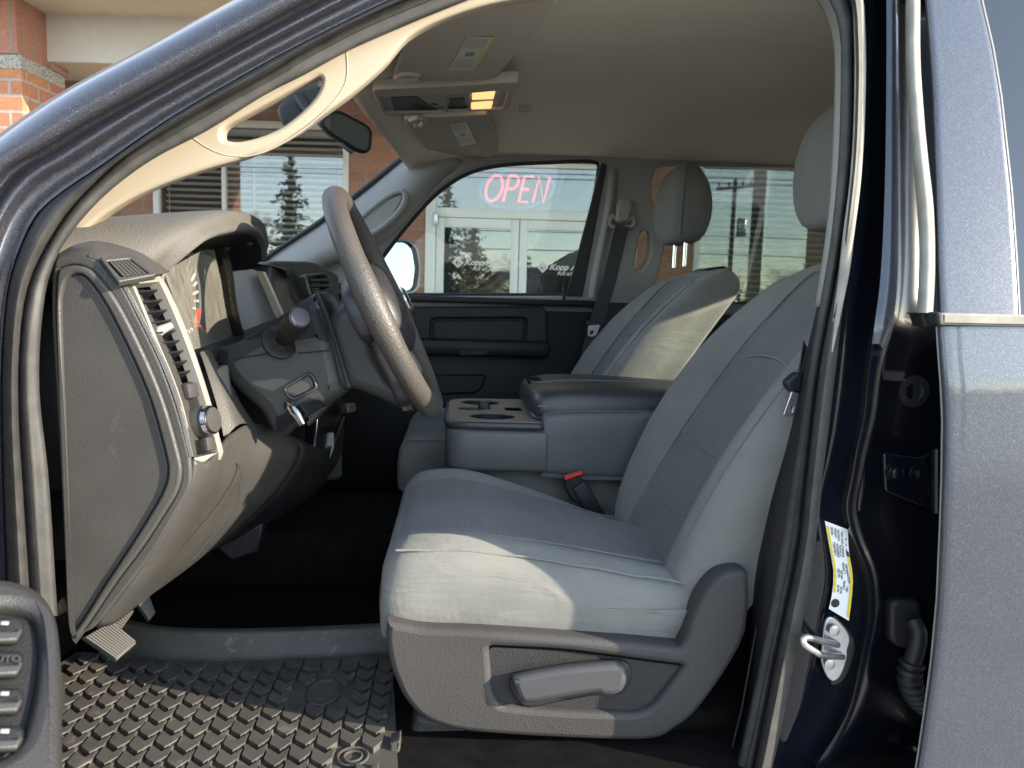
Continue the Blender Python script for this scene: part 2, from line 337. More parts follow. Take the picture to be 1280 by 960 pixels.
def rbox(c, s, bev=0.0, rot=None, seg=2):
    bm = bmesh.new(); bmesh.ops.create_cube(bm, size=1.0)
    bmesh.ops.scale(bm, vec=s, verts=bm.verts)
    if bev > 0: bmesh.ops.bevel(bm, geom=bm.edges[:], offset=bev, segments=seg, profile=0.5, affect='EDGES')
    Rm = np.array(rot if rot is not None else np.eye(3), float)
    V = [np.array(c, float)+Rm @ np.array(v.co) for v in bm.verts]
    bm.verts.index_update()
    Fc = [tuple(v.index for v in f.verts) for f in bm.faces]; bm.free()
    return V, Fc
def frame_rot(x, z):
    x = np.array(x, float); x /= np.linalg.norm(x); z = np.array(z, float); z -= x*np.dot(x, z); z /= np.linalg.norm(z)
    return np.stack([x, np.cross(z, x), z], 1)
def basis(N, upish=(0, 0, 1)):
    N = np.array(N, float); N /= np.linalg.norm(N); V = np.array(upish, float); V = V-N*np.dot(V, N); V /= np.linalg.norm(V)
    return np.cross(V, N), V, N
def slab2(outer, holes, O, U, V, thick, bev=0.0, res=2):
    """filled outline with holes given in (u,v), extruded; the front (towards U x V) lies at O"""
    cu = bpy.data.curves.new('tmp', 'CURVE'); cu.dimensions = '2D'; cu.fill_mode = 'BOTH'
    cu.extrude = max(thick/2-bev, 1e-5); cu.bevel_depth = bev; cu.bevel_resolution = res; cu.offset = -bev
    for P in [outer]+list(holes):
        P = [p for i, p in enumerate(P) if math.hypot(p[0]-P[i-1][0], p[1]-P[i-1][1]) > 4e-4]
        sp = cu.splines.new('POLY'); sp.points.add(len(P)-1); sp.use_cyclic_u = True
        for i, p in enumerate(P): sp.points[i].co = (p[0], p[1], 0, 1)
    ob = bpy.data.objects.new('tmp', cu); COL.objects.link(ob)
    dg = bpy.context.evaluated_depsgraph_get(); me = bpy.data.meshes.new_from_object(ob.evaluated_get(dg))
    O = np.array(O, float); U = np.array(U, float); V = np.array(V, float); N = np.cross(U, V)
    vs = [O+U*v.co[0]+V*v.co[1]+N*(v.co[2]-thick/2) for v in me.vertices]
    fs = [tuple(p.vertices) for p in me.polygons]
    bpy.data.objects.remove(ob); bpy.data.curves.remove(cu); bpy.data.meshes.remove(me)
    return vs, fs
def slabp(outer_px, holes_px, O, N, thick, bev=0.0, upish=(0, 0, 1)):
    """outline traced in the photo, laid onto the real plane (O, N)"""
    U, V, N = basis(N, upish); O = np.array(O, float)
    def m(P):
        q = [hit(p[0], p[1], O, N)-O for p in P]; return [(float(a @ U), float(a @ V)) for a in q]
    return slab2(m(outer_px), [m(h) for h in holes_px], O, U, V, thick, bev)
def slabY(outer_px, holes_px, Y, thick, bev=0.0): return slabp(outer_px, holes_px, (0, Y, 0), (0, -1, 0), thick, bev)
def disc(c, N, r, thick, n=24, bev=0.0):
    U, V, N = basis(N, (0, 0, 1) if abs(np.array(N, float)[2]) < 0.9*np.linalg.norm(N) else (1, 0, 0))
    return slab2([(r*math.cos(2*math.pi*i/n), r*math.sin(2*math.pi*i/n)) for i in range(n)], [], c, U, V, thick, bev)
def lathe(prof, c, N, n=20):
    """profile of (radius, height) about axis N at c"""
    U, V, N = basis(N, (0, 0, 1) if abs(np.array(N, float)[2]) < 0.9*np.linalg.norm(N) else (1, 0, 0)); c = np.array(c, float)
    rows = [[c+N*h+max(r, 1e-4)*(math.cos(2*math.pi*k/n)*U+math.sin(2*math.pi*k/n)*V) for k in range(n)] for r, h in prof]
    return capped(rows, 1, 1)
def join(*gs):
    V = []; Fc = []
    for v, f in gs:
        o = len(V); V += list(v); Fc += [tuple(i+o for i in q) for q in f]
    return V, Fc
def shift(g, d): return [np.array(p)+np.array(d) for p in g[0]], g[1]
def obj(name, gs, mats, parent=None, angle=38, fm=None, solid=0.0, offs=-1.0, smooth=True, subs=0):
    if isinstance(gs, tuple): gs = [gs]
    if not isinstance(mats, (list, tuple)): mats = [mats]
    V = []; Fc = []; mi = []
    for k, (v, f) in enumerate(gs):
        o = len(V); V += [tuple(float(c) for c in p) for p in v]; Fc += [tuple(i+o for i in q) for q in f]
        mi += [min(k, len(mats)-1)]*len(f)
    if fm is not None: mi = fm
    L = np.array(parent['base']) if parent is not None and 'base' in parent else np.zeros(3)
    me = bpy.data.meshes.new(name); me.from_pydata(V, [], Fc)
    for m in mats: me.materials.append(m)
    me.polygons.foreach_set('material_index', mi)
    bm = bmesh.new(); bm.from_mesh(me); bmesh.ops.recalc_face_normals(bm, faces=bm.faces); bm.to_mesh(me); bm.free()
    if smooth:
        me.polygons.foreach_set('use_smooth', [True]*len(me.polygons)); me.set_sharp_from_angle(angle=R_(angle))
    me.update()
    o = bpy.data.objects.new(name, me); COL.objects.link(o)
    if parent is not None:
        o.parent = parent; o.matrix_parent_inverse = parent_world(parent).inverted()
    if solid:
        md = o.modifiers.new('thickness', 'SOLIDIFY'); md.thickness = solid; md.offset = offs
    return o
def parent_world(p):
    m = p.matrix_basis.copy(); 
    return m if p.parent is None else parent_world(p.parent) @ p.matrix_parent_inverse @ m
def tag(o, label, cat, group=None, kind=None):
    o['label'] = label
    if cat: o['category'] = cat
    if group: o['group'] = group
    if kind: o['kind'] = kind
    return o
def thing(name, label, cat, loc, group=None):
    o = bpy.data.objects.new(name, None); COL.objects.link(o); o.location = loc; o.empty_display_size = 0.2
    return tag(o, label, cat, group)
def struct(name, gs, m):
    o = obj(name, gs, m); o['kind'] = 'structure'; return o
def text(body, size, O, U, V, depth=0.0006, shear=0.0, align='CENTER', bold=0.0):
    cu = bpy.data.curves.new('tmp', 'FONT'); cu.body = body; cu.size = size; cu.extrude = depth; cu.shear = shear; cu.align_x = align; cu.offset = bold
    ob = bpy.data.objects.new('tmp', cu); COL.objects.link(ob)
    dg = bpy.context.evaluated_depsgraph_get(); me = bpy.data.meshes.new_from_object(ob.evaluated_get(dg))
    O = np.array(O, float); U = np.array(U, float); V = np.array(V, float); N = np.cross(U, V)
    vs = [O+U*v.co[0]+V*v.co[1]+N*v.co[2] for v in me.vertices]; fs = [tuple(p.vertices) for p in me.polygons]
    bpy.data.objects.remove(ob); bpy.data.curves.remove(cu); bpy.data.meshes.remove(me)
    return vs, fs
def quad(a, b, c, d, n=1, m=1):
    a, b, c, d = [np.array(x, float) for x in (a, b, c, d)]
    V = []; Fc = []
    for j in range(m+1):
        for i in range(n+1):
            u, v = i/n, j/m; V.append((1-v)*((1-u)*a+u*b)+v*((1-u)*d+u*c))
    for j in range(m):
        for i in range(n): Fc.append((j*(n+1)+i, j*(n+1)+i+1, (j+1)*(n+1)+i+1, (j+1)*(n+1)+i))
    return V, Fc
def sm(P, k=5): return cr(P, k, True)
Yap = lambda py: 1.0+max(0.0, (400-py)/490)*0.14
def railpx(P, n, dY=0.0, k=8):
    q = resamp(cr(P, k), n); return [pY(x, y, Yap(y)+dY) for x, y in q]

# ================================================================== THE TRUCK
truck = thing('pickup_truck', 'dark blue pickup truck parked with its driver door open, showing grey cloth seats', 'pickup truck', (0.4, 1.83, 0))

# ---- front pillar: painted outer bands, flanges
E0 = [(-140,760),(-140,500),(-110,330),(-50,215),(0,172),(84,116),(200,54),(300,0),(420,-60),(560,-110)]
E1 = [(-60,760),(-62,520),(-45,330),(0,225),(56,187),(124,146),(206,101),(300,49),(390,0),(500,-55),(640,-105)]
E2 = [(10,770),(3,560),(3,450),(11,360),(30,300),(52,262),(90,232),(124,210),(210,150),(300,97),(375,56),(480,4),(600,-50),(700,-92)]
N = 60
def rail2(P, dY): return railpx(P, N, dY)
r0 = rail2(E0, -0.045)
def mixrail(A, B, f, dY):
    a = resamp(cr(A, 8), N); b = resamp(cr(B, 8), N); q = a*(1-f)+b*f
    return [pY(x, y, Yap(y)+dY) for x, y in q]
cols = [mixrail(E0, E1, -0.10, 0.06), mixrail(E0, E1, -0.04, -0.010), mixrail(E0, E1, 0.10, -0.042), mixrail(E0, E1, 0.5, -0.058), mixrail(E0, E1, 0.9, -0.045),
        mixrail(E0, E1, 1.0, -0.026), mixrail(E1, E2, 0.10, -0.020), mixrail(E1, E2, 0.22, -0.030), mixrail(E1, E2, 0.36, -0.034), mixrail(E1, E2, 0.48, -0.026), mixrail(E1, E2, 0.6, -0.012),
        mixrail(E1, E2, 0.8, -0.008), mixrail(E1, E2, 0.97, -0.010), mixrail(E1, E2, 1.06, 0.008)]
obj('front_pillar', grid([list(c) for c in cols], 1, 3), M['paint'], truck, 60, solid=0.004)
# ---- door seal all round the opening
S2 = [(10,770),(3,560),(3,450),(11,360),(30,300),(52,262),(90,232),(124,210),(210,150),(300,97),(375,56),(480,4),(600,-50),(720,-84),(860,-92),(980,-80),(1050,-50),(1077,-10),(1082,40),(1083,90),(1080,175),(1075,237),(1062,342),(1046,464),(1030,600),(1020,690),(998,810),(968,960),(950,1030)]
S3 = [(40,770),(30,620),(24,520),(25,430),(38,350),(78,275),(115,232),(161,191),(240,142),(329,94),(384,60),(480,12),(610,-38),(730,-74),(860,-80),(970,-68),(1034,-40),(1062,0),(1066,45),(1067,95),(1065,175),(1060,237),(1046,342),(1023,464),(1007,600),(997,690),(972,810),(942,960),(925,1030)]
S4 = [(72,770),(61,600),(50,500),(50,430),(58,360),(72,319),(94,285),(125,250),(162,219),(200,194),(260,163),(329,120),(380,94),(460,52),(600,-6),(730,-50),(860,-62),(950,-54),(1010,-34),(1040,8),(1050,45),(1051,95),(1049,175),(1045,237),(1036,315),(1017,425),(1000,540),(980,660),(955,800),(920,960),(895,1030)]
def path_at(P, ts):
    q = resamp(cr(P, 8), 241); return q
NS = 130
def rs(P): return resamp(cr(P, 8), NS)
a2, a3, a4 = rs(S2), rs(S3), rs(S4)
def row(f, dY):
    if f <= 1: q = a2*(1-f)+a3*f
    else: q = a3*(2-f)+a4*(f-1)
    return [pY(x, y, Yap(y)+dY+(.022*min(1, max(0, (y-290)/60)) if x > 800 else 0)-(.016*min(1, max(0, (330-y)/60)) if x > 1030 else 0)) for x, y in q]
prof = [(-0.02,0.012),(0.0,0.000),(0.08,-0.012),(0.30,-0.025),(0.58,-0.030),(0.84,-0.018),(0.95,-0.004),(1.0,0.002),(1.06,0.0),(1.16,-0.006),(1.38,-0.008),(1.42,-0.001),(1.72,0.004),(1.94,0.010),(2.0,0.024),(1.98,0.06)]
seal = obj('door_seal', grid([row(f, d) for f, d in prof], 1, 2), M['rubber'], truck, 70)
bead = cr([(1068,-30),(1073,8),(1075,60),(1075,110),(1073,175),(1068,237),(1061,290),(1055,342),(1045,400),(1038,440)], 6)
obj('sunlit_bead', tube([pY(x, y, Yap(y)-.034+.030*min(1, max(0, (y-270)/110))) for x, y in bead], [.0072]*40+list(np.linspace(.0072, .003, len(bead)-40)), 12), M['rubber_grey'], seal)  # pale tube along the seal, painting the sun that catches its bead

# ---- beige front pillar trim with a grab handle let into it
T_in = [(50,366),(62,318),(84,280),(116,244),(154,212),(192,186),(254,154),(323,112),(374,86),(454,44),(530,14),(596,-12),(690,-44)]
T_out = [(78,330),(82,316),(110,285),(140,262),(185,238),(250,214),(310,196),(365,170),(400,146),(440,117),(480,82),(520,40),(600,8),(700,-10)]
def trow(f, dY):
    a = resamp(cr(T_in, 8), 60); b = resamp(cr(T_out, 8), 60); q = a*(1-f)+b*f
    return [pY(x, y, Yap(y)+dY) for x, y in q]
hole = sm([(277,172),(280,160),(300,148),(340,126),(380,104),(397,96),(402,99),(399,112),(390,126),(372,144),(350,160),(325,171),(300,177),(284,176)], 4)
outline = resamp(cr(T_in, 8), 60).tolist()+resamp(cr(T_out, 8), 60).tolist()[::-1]
trim_plane_O = pY(330, 150, 1.135)
trim_N = np.array([0.10, -1.0, -0.13])
trim_g = slabp(outline, [hole], trim_plane_O, trim_N, 0.045, 0.006)
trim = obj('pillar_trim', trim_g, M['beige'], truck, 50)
trim['label'] = 'sunlit beige trim of the near windshield pillar'
hp = hole+[hole[0]]
U_, V_, N_ = basis(trim_N)
def tp(P, dy): return [hit(x, y, trim_plane_O, trim_N)+np.array([0, dy, 0]) for x, y in P]
obj('grab_handle', tube(tp(cr([(272,166),(270,178),(280,187),(302,189),(328,182),(354,169),(379,152),(399,132),(410,114),(411,104),(405,99)], 4), .007), [.004, .006]+[.0085]*37+[.006, .004], 10, flat=.7), M['beige'], trim)

obj('trim_seam', tube(tp(cr([(433,62),(434,92),(428,112),(405,140),(368,170),(325,192),(290,195),(262,186),(238,170)], 5), -.0004), .0007, 5), M['visor'], trim)
# ---- headliner and roof
HL = [[(-.13,1.165,1.690),(-.20,1.40,1.742),(-.27,1.83,1.768),(-.22,2.28,1.742),(-.16,2.58,1.690)],
      [(-.02,1.155,1.745),(-.06,1.40,1.785),(-.08,1.83,1.800),(-.06,2.28,1.785),(-.02,2.57,1.725)],
      [(.12,1.145,1.795),(.12,1.38,1.812),(.12,1.83,1.826),(.12,2.28,1.805),(.12,2.56,1.748)],
      [(.45,1.145,1.810),(.45,1.38,1.826),(.45,1.83,1.846),(.45,2.28,1.822),(.45,2.555,1.757)],
      [(.80,1.145,1.810),(.80,1.38,1.822),(.80,1.83,1.842),(.80,2.28,1.818),(.80,2.555,1.757)],
      [(1.10,1.145,1.805),(1.10,1.38,1.825),(1.10,1.83,1.845),(1.10,2.28,1.818),(1.10,2.555,1.757)],
      [(1.75,1.145,1.790),(1.75,1.38,1.806),(1.75,1.83,1.82),(1.75,2.28,1.80),(1.75,2.555,1.745)]]
hl = obj('headliner', grid(HL, 6, 5), M['headliner'], truck, 80, solid=0.012, offs=0)
obj('roof', grid([[(x+(.16 if x < 0 else 0), 1.10, a), (x+(.12 if x < 0 else 0), 1.2, b_), (x, 1.83, c_), (x+(.12 if x < 0 else 0), 2.46, b_), (x+(.16 if x < 0 else 0), 2.60, a)] for x, a, b_, c_ in ((-.30, 1.72, 1.755, 1.80), (-.20, 1.755, 1.80, 1.845), (.05, 1.80, 1.85, 1.89), (.5, 1.81, 1.87, 1.91), (1.1, 1.81, 1.87, 1.91), (1.8, 1.79, 1.85, 1.89))], 5, 3), M['paint'], truck, solid=0.01)
# ---- windshield
obj('windshield', grid([[(-.15,1.17,1.70),(-.24,1.45,1.76),(-.30,1.83,1.785),(-.25,2.25,1.76),(-.17,2.56,1.70)],
                        [(-.42,1.12,1.50),(-.57,1.42,1.55),(-.66,1.83,1.565),(-.58,2.26,1.55),(-.43,2.60,1.50)],
                        [(-.70,1.06,1.30),(-.93,1.40,1.33),(-1.04,1.83,1.34),(-.94,2.28,1.33),(-.71,2.66,1.30)]], 5, 5), M['glass'], truck)
# ---- far windshield pillar trim, black glass edge
FA_up = [(318,338),(345,318),(400,280),(455,239),(500,202),(520,188),(545,172)]
FA_lo = [(372,362),(405,335),(440,322),(480,300),(510,272),(545,236),(585,208)]
def fa(f, Y): 
    a = resamp(cr(FA_up, 6), 24); b = resamp(cr(FA_lo, 6), 24); q = a*(1-f)+b*f; return [pY(x, y, Y) for x, y in q]
fp = obj('pillar_trim', grid([fa(-.02, 2.60), fa(0, 2.555), fa(.2, 2.52), fa(.55, 2.50), fa(.85, 2.515), fa(1.0, 2.55), fa(1.03, 2.60)], 1, 4), M['grey_trim'], truck, 60, solid=0.01)  # greyer than the near trim, its shade put into the colour
fp['label'] = 'shaded grey trim of the far windshield pillar'
hr = sm([(440,284),(452,271),(478,250),(496,240),(505,241),(506,250),(500,262),(486,277),(468,290),(452,297),(443,293)], 4)
obj('grab_handle', [tube([pY(x, y, 2.497) for x, y in hr], 0.010, 8, True), slabY(sm([(446,284),(478,254),(498,245),(500,252),(484,274),(462,289)], 4), [], 2.496, 0.008)], M['grey_trim'], fp)
obj('glass_edge', tube([pY(x, y, 2.545) for x, y in cr([(315,337),(345,314),(400,277),(455,236),(500,199),(514,190),(517,184)], 5)], 0.0085, 8), M['rubber_dark'], truck)

# ---- far side: window wall, glass, door
LEAN = 0.09
def lean(g, Y0=2.60, z0=1.29): return [np.array([p[0], p[1]-LEAN*max(0, p[2]-z0)/0.47, p[2]]) for p in g[0]], g[1]
fw = sm([(440,368),(500,292),(545,240),(580,214),(620,204),(680,200),(728,199),(744,204),(750,214),(746,240),(731,300),(713,368),(580,370)], 6)
fw = rc([(440,371),(500,288),(545,238),(585,212),(630,203),(735,198.5),(752,202),(747,240),(713,371)], [4,60,40,40,40,8,14,60,4], 5)
rw = rc([(800,395),(822,330),(828,295),(824,272),(812,258),(809,238),(814,206),(840,203),(1130,208),(1130,395)], [6,25,20,14,14,14,18,14,4,4], 5)
hh = sm([(803,290),(811,291),(813,303),(811,322),(803,336),(796,338),(795,325),(798,305)], 4)
PO, PN = np.array([0, 2.60, 1.29]), np.array([0, -1, -LEAN/0.47])
wall_out = [(300,385),(400,322),(500,250),(560,190),(620,150),(1330,150),(1330,385)]
obj('window_surround', slabp(wall_out, [fw, rw, hh], PO, PN, 0.06, 0.010), M['grey_trim'], truck, 50)
obj('window_rubber', [tube([hit(x, y, PO-PN*0.03, PN) for x, y in fw], 0.014, 8, True), tube([hit(x, y, PO-PN*0.03, PN) for x, y in rw], 0.012, 8, True),
                      slabp([(752,203),(759,206),(728,371),(708,371)], [], PO+PN*0.004, PN, 0.01, 0.003)], M['rubber_dark'], truck)
def pane(name, P, m, off=0.05): return obj(name, slabp(P, [], PO-PN/np.linalg.norm(PN)*off, PN, 0.004), m, truck)
pane('side_window', [(425,385),(500,270),(585,205),(760,190),(730,385)], M['glass_door'])
pane('side_window', [(790,400),(805,195),(1140,195),(1140,400)], M['glass_tint'])
# sunlit front edge of the far pillar
obj('pillar_edge', grid([[hit(x, y, PO, PN)+np.array([0, d, 0]) for x, y in ((760,212),(757,250),(748,300),(738,350),(735,372))] for x0, d in ((0, -0.002),)]+
                        [[hit(x+6, y, PO, PN)+np.array([0, -0.014, 0]) for x, y in ((760,212),(757,250),(748,300),(738,350),(735,372))],
                         [hit(x+14, y, PO, PN)+np.array([0, -0.001, 0]) for x, y in ((760,212),(757,250),(748,300),(738,350),(735,372))]], 4, 4), M['grey_trim'], truck)
obj('belt_guide', [tube([pY(x, y, 2.53) for x, y in cr([(762,277),(766,270),(773,276),(784,276),(790,271),(793,278),(788,284),(766,283),(762,277)], 4)], 0.008, 8),
                   slabY(sm([(772,276),(772,258),(776,249),(783,247),(789,251),(790,262),(786,276)], 4), [], 2.515, 0.03, 0.008)], M['grey_trim'], truck)
sb = obj('seat_belt', ribbon([pY(x, y, Y) for x, y, Y in ((778,282,2.515),(762,350,2.51),(748,395,2.50),(738,430,2.50),(728,480,2.51))], (1, 0, 0), 0.047), M['belt'], truck)
obj('buckle_tongue', [slabY(rc([(735,407),(750,406),(746,418),(741,421),(735,420)], 2), [rc([(738,413),(743,413),(741,418),(737,418)], 1)], 2.475, 0.004), slabY(rc([(734,400),(755,404),(752,409),(733,406)], 2), [], 2.478, 0.012, 0.003)], [M['zinc'], M['rubber_dark']], sb)
# lower door
fd = obj('front_door', [rbox((-.03, 2.66, .91), (1.02, .10, .74), .01), rbox((-.03, 2.595, 1.277), (1.02, .05, .022), .008)], M['dash_dark'], truck)
obj('door_pocket', [slabY(rc([(470,384),(684,383),(684,441),(470,444)], 12), [rc([(538,398),(660,397),(657,432),(538,434)], 8)], 2.585, 0.03, 0.006),
                   slabY(rc([(541,401),(656,400),(653,429),(541,431)], 8), [], 2.60, 0.012, 0.004), slabY(rc([(460,470),(610,468),(600,492),(480,497)], 10), [], 2.60, 0.02, 0.008)], M['dash_dark'], fd)
obj('armrest', [rbox((.06, 2.57, 1.115), (.52, .09, .055), .02), slabY(rc([(575,439),(608,438),(608,443),(575,444)], 1), [], 2.522, 0.006)], M['dash_dark'], fd)
obj('lock_knob', tube([pY(705, 375, 2.585), pY(705, 362, 2.585), pY(705, 357, 2.585)], [0.006, 0.006, 0.004], 8), M['dash_dark'], fd)
obj('lower_pillar', [rbox((.62, 2.64, .91), (.30, .08, .76), .01), rbox((1.25, 2.66, .91), (1.0, .06, .76), .01)], M['dash_dark'], truck)
# far mirror
mN = np.array([.74, -.67, .05]); mO = pY(490, 333, 2.93); mu_ = mN/np.linalg.norm(mN)
mo_ = rc([(446,299),(512,299),(524,308),(528,335),(525,362),(518,368),(446,368)], [6,10,10,20,8,6,6], 4)
fm_ = obj('side_mirror', [slabp(mo_, [rc([(450,303),(510,303),(519,311),(523,335),(520,358),(514,363),(450,363)], 5)], mO+mu_*.012, mN, .03, .006), slabp(mo_, [], mO-mu_*.008, mN, .07, .02)], M['gloss_black'], truck)
obj('mirror_glass', slabp(rc([(449,302),(511,302),(521,311),(525,335),(521,360),(514,364),(449,364)], 5), [], mO, mN, .005), M['mirror'], fm_)

# ---- cab shell: floor, firewall, rear wall with window
obj('cab_floor', [rbox((.5, 1.83, .57), (2.74, 1.68, .04)), quad((-.72,1.0,.58),(-.72,2.7,.58),(-.95,2.7,1.0),(-.95,1.0,1.0)), quad((-.95,1.0,1.0),(-.95,2.7,1.0),(-.98,2.7,1.32),(-.98,1.0,1.32)),
                  rbox((-.38, 1.9, .66), (.7, .36, .16), .05)], M['carpet'], truck)
rwin = [(1.45, 1.40), (1.83, 1.40), (1.83, 1.665), (1.48, 1.665)]  # small opening, shaped for the sun patch on the passenger seat
obj('rear_wall', slab2([(1.02, .58), (2.68, .58), (2.60, 1.82), (1.10, 1.82)], [rc(rwin, .05)], (1.76, 0, 0), (0, 1, 0), (0, 0, 1), 0.05), M['grey_trim'], truck)
obj('rear_window', slab2(rwin, [], (1.79, 0, 0), (0, 1, 0), (0, 0, 1), 0.004), M['glass_door'], truck)
obj('hood', grid([[(-1.02,1.0,1.20),(-1.12,1.4,1.27),(-1.16,1.83,1.28),(-1.12,2.3,1.27),(-1.02,2.7,1.20)],
                  [(-1.6,1.0,1.18),(-1.6,1.4,1.29),(-1.6,1.83,1.27),(-1.6,2.3,1.29),(-1.6,2.7,1.18)],
                  [(-2.5,1.08,1.05),(-2.5,1.4,1.17),(-2.5,1.83,1.15),(-2.5,2.3,1.17),(-2.5,2.62,1.05)]], 5, 4), M['paint'], truck, solid=0.01)
obj('front_fender', grid([[(-.66,.99,1.22),(-.66,.93,1.05),(-.66,.92,.8),(-.66,.96,.5)], [(-1.2,.98,1.2),(-1.2,.92,1.05),(-1.2,.90,.95),(-1.2,.92,.90)], [(-1.9,1.0,1.17),(-1.9,.93,1.05),(-1.9,.90,1.0),(-1.9,.92,.94)], [(-2.5,1.06,1.06),(-2.5,1.0,.98),(-2.5,.98,.8),(-2.5,1.0,.6)]], 4, 4), M['paint'], truck, solid=0.01)

# ================================================================== SEATS
def make_seat(cy0, name, label, dx=0.0, dz_head=0.0):
    """cy0 = middle of the seat across the cab"""
    seat = bpy.data.objects.new(name, None); COL.objects.link(seat); seat.empty_display_size = 0.1
    seat.parent = truck; seat.matrix_parent_inverse = parent_world(truck).inverted(); seat['label'] = label
    D = np.array([dx, cy0-1.37, 0.0])
    def P(x, y, z): return np.array([x, 1.37+y, z])+D
    # cushion: sections from the front edge to the back
    st = [(-.113,.035,.060,.03),(-.108,.014,.028,.012),(-.092,.004,.010,.004),(-.06,0,0,0),(.02,0,-.004,0),(.12,0,0,0),(.22,0,.002,0),(.32,.004,.004,0),(.40,.010,.006,0),(.45,.02,.02,.01)]
    rows = []
    for x, ins, dn, up in st:
        zt = np.interp(x, [-.1, 0, .1, .2, .3, .45], [.888, .890, .881, .866, .848, .822])-dn
        zb = .742+up
        W = .268-ins; dr = .055*max(0, min(1, (x-.05)/.33))
        c = 1.0 if x > -.08 else max(.1, (x+.118)/.038)
        pr = [(-W+.03, zb), (-W+.006, zb+.02), (-W, zb+.06), (-W+.001, zt-.045), (-W+.012, zt-.014), (-W+.030, zt+.001), (-W+.060, zt+.010*c), (-W+.105, zt+.004*c), (-.10, zt-.004*c), (0, zt+.004*c), (.10, zt-.002*c),
              (W-.105, zt+.012*c-dr*.6), (W-.060, zt+.022*c-dr), (W-.030, zt+.012*c-dr), (W-.010, zt-.012-dr), (W, zt-.05-dr), (W, zb+.06), (W-.006, zb+.02), (W-.03, zb), (0, zb)]
        rows.append([P(x, y, z) for y, z in pr])
    V, Fc = capped(rows, 3, 4); nu = 20*3
    fm = []
    for f in Fc:
        c = np.mean([V[i] for i in f], axis=0)-D; y = c[1]-1.37
        fm.append(1 if (abs(y) < .168 and c[2] > .80 and c[0] > -.092) else 0)
    cush = obj('seat_cushion', [(V, Fc)], [M['cloth'], M['cloth_cell']], seat, 60, fm=fm)
    def top(x, y, off=0.001):
        zt = np.interp(x, [-.1, 0, .1, .2, .3, .45], [.888, .890, .881, .866, .848, .822]); return P(x, y, zt+off)
    seam = [tube([top(x, -.240-(.004 if x < .3 else 0), .0015+.0008*math.sin(x*60)) for x in np.linspace(-.088, .41, 40)], .0019, 6),
            tube([top(x, -.166, .0058) for x in np.linspace(-.07, .40, 24)], .0016, 6), tube([top(x, .166, .0105-.033*max(0, min(1, (x-.05)/.33))) for x in np.linspace(-.07, .40, 24)], .0014, 6)]
    for g in seam: obj('piping', g, M['cloth'], cush)
    # backrest: sections up the reclined spine
    ang = R_(31.0); up = np.array([math.sin(ang), 0, math.cos(ang)]); nf = np.array([-math.cos(ang), 0, math.sin(ang)])
    B0 = np.array([.364, 1.37, .800])+D; KS = 1.075
    stn = [(.00, .225, .3, .115),(.03, .242, .6, .12),(.10, .254, .9, .125),(.20, .262, 1.1, .13),(.30, .268, 1.15, .13),(.40, .266, 1.05, .125),(.50, .255, .8, .118),(.58, .240, .5, .112),(.635, .218, .25, .104),(.665, .195, .1, .090),(.684, .165, .0, .068),(.694, .12, .0, .035)]
    rows = []
    for s, W, b, t in stn:
        fwd = .014*math.sin(math.pi*min(1, s/.5))-.055*max(0, (s-.42)/.26)**2
        tf = .030*max(0, (s-.60)/.094)**1.6
        pr = [(-W+.02, -t*.95), (-W, -t*.55), (-W-.004, -.02), (-W+.004, .018*b-tf), (-W+.024, .040*b-tf), (-W+.055, .045*b-tf), (-.155*W/.26, .022*b-tf), (-.125*W/.26, .004-tf), (-.06, -.002-tf), (0, -.003-tf), (.06, -.002-tf), (.125*W/.26, .004-tf), (.155*W/.26, .022*b-tf),
              (W-.055, .045*b-tf), (W-.024, .040*b-tf), (W-.004, .018*b-tf), (W+.004, -.02), (W, -t*.55), (W-.02, -t*.95), (0, -t)]
        rows.append([B0+up*s*KS+nf*(n+fwd)+np.array([0, y, 0]) for y, n in pr])
    V, Fc = capped(rows, 3, 4); fm = []
    for f in Fc:
        c = np.mean([V[i] for i in f], axis=0); y = c[1]-B0[1]; n = (c-B0) @ nf; s = (c-B0) @ up/KS
        fm.append(1 if (abs(y) < .138-.02*s and n > -.06 and .02 < s < .65) else 0)
    back = obj('backrest', [(V, Fc)], [M['cloth'], M['cloth_cell']], seat, 60, fm=fm)
    def bk(s, y, off=.003):
        fwd = .014*math.sin(math.pi*min(1, s/.5))-.055*max(0, (s-.42)/.26)**2-.030*max(0, (s-.60)/.094)**1.6
        return B0+up*s*KS+nf*(fwd+off)+np.array([0, y, 0])
    obj('piping', [tube([bk(s, -.138+.02*s, .010) for s in np.linspace(.04, .62, 24)], .002, 6), tube([bk(s, .138-.02*s, .010) for s in np.linspace(.04, .62, 24)], .002, 6),
                   tube([bk(.40+.018*(1-(y/.13)**2), y, .0005) for y in np.linspace(-.128, .128, 14)], .002, 6),
                   tube([bk(.22, y, 0) for y in np.linspace(-.13, .13, 12)], .0012, 6), tube([bk(.10, y, 0) for y in np.linspace(-.13, .13, 12)], .0012, 6)], M['cloth'], back)
    sa = [q[0] for q in stn]; sW = [q[1] for q in stn]; sB = [q[2] for q in stn]
    for sg in (-1, 1):
        pts = []
        for q in np.linspace(.02, .60, 26):
            W_, b_ = np.interp(q, sa, sW), np.interp(q, sa, sB); fwd = .014*math.sin(math.pi*min(1, q/.5))-.055*max(0, (q-.42)/.26)**2
            pts.append(B0+up*q*KS+nf*(.0405*b_+fwd+.0005)+np.array([0, sg*(W_-.025), 0]))
        obj('piping', tube(pts, .0019, 6), M['cloth_cell'], back)
    # headrest on two posts
    H0 = np.array([.718, 1.37, 1.432+dz_head])+D; a2_ = R_(3); hu = np.array([math.sin(a2_), 0, math.cos(a2_)]); hn = np.array([-math.cos(a2_), 0, math.sin(a2_)])
    rows = []
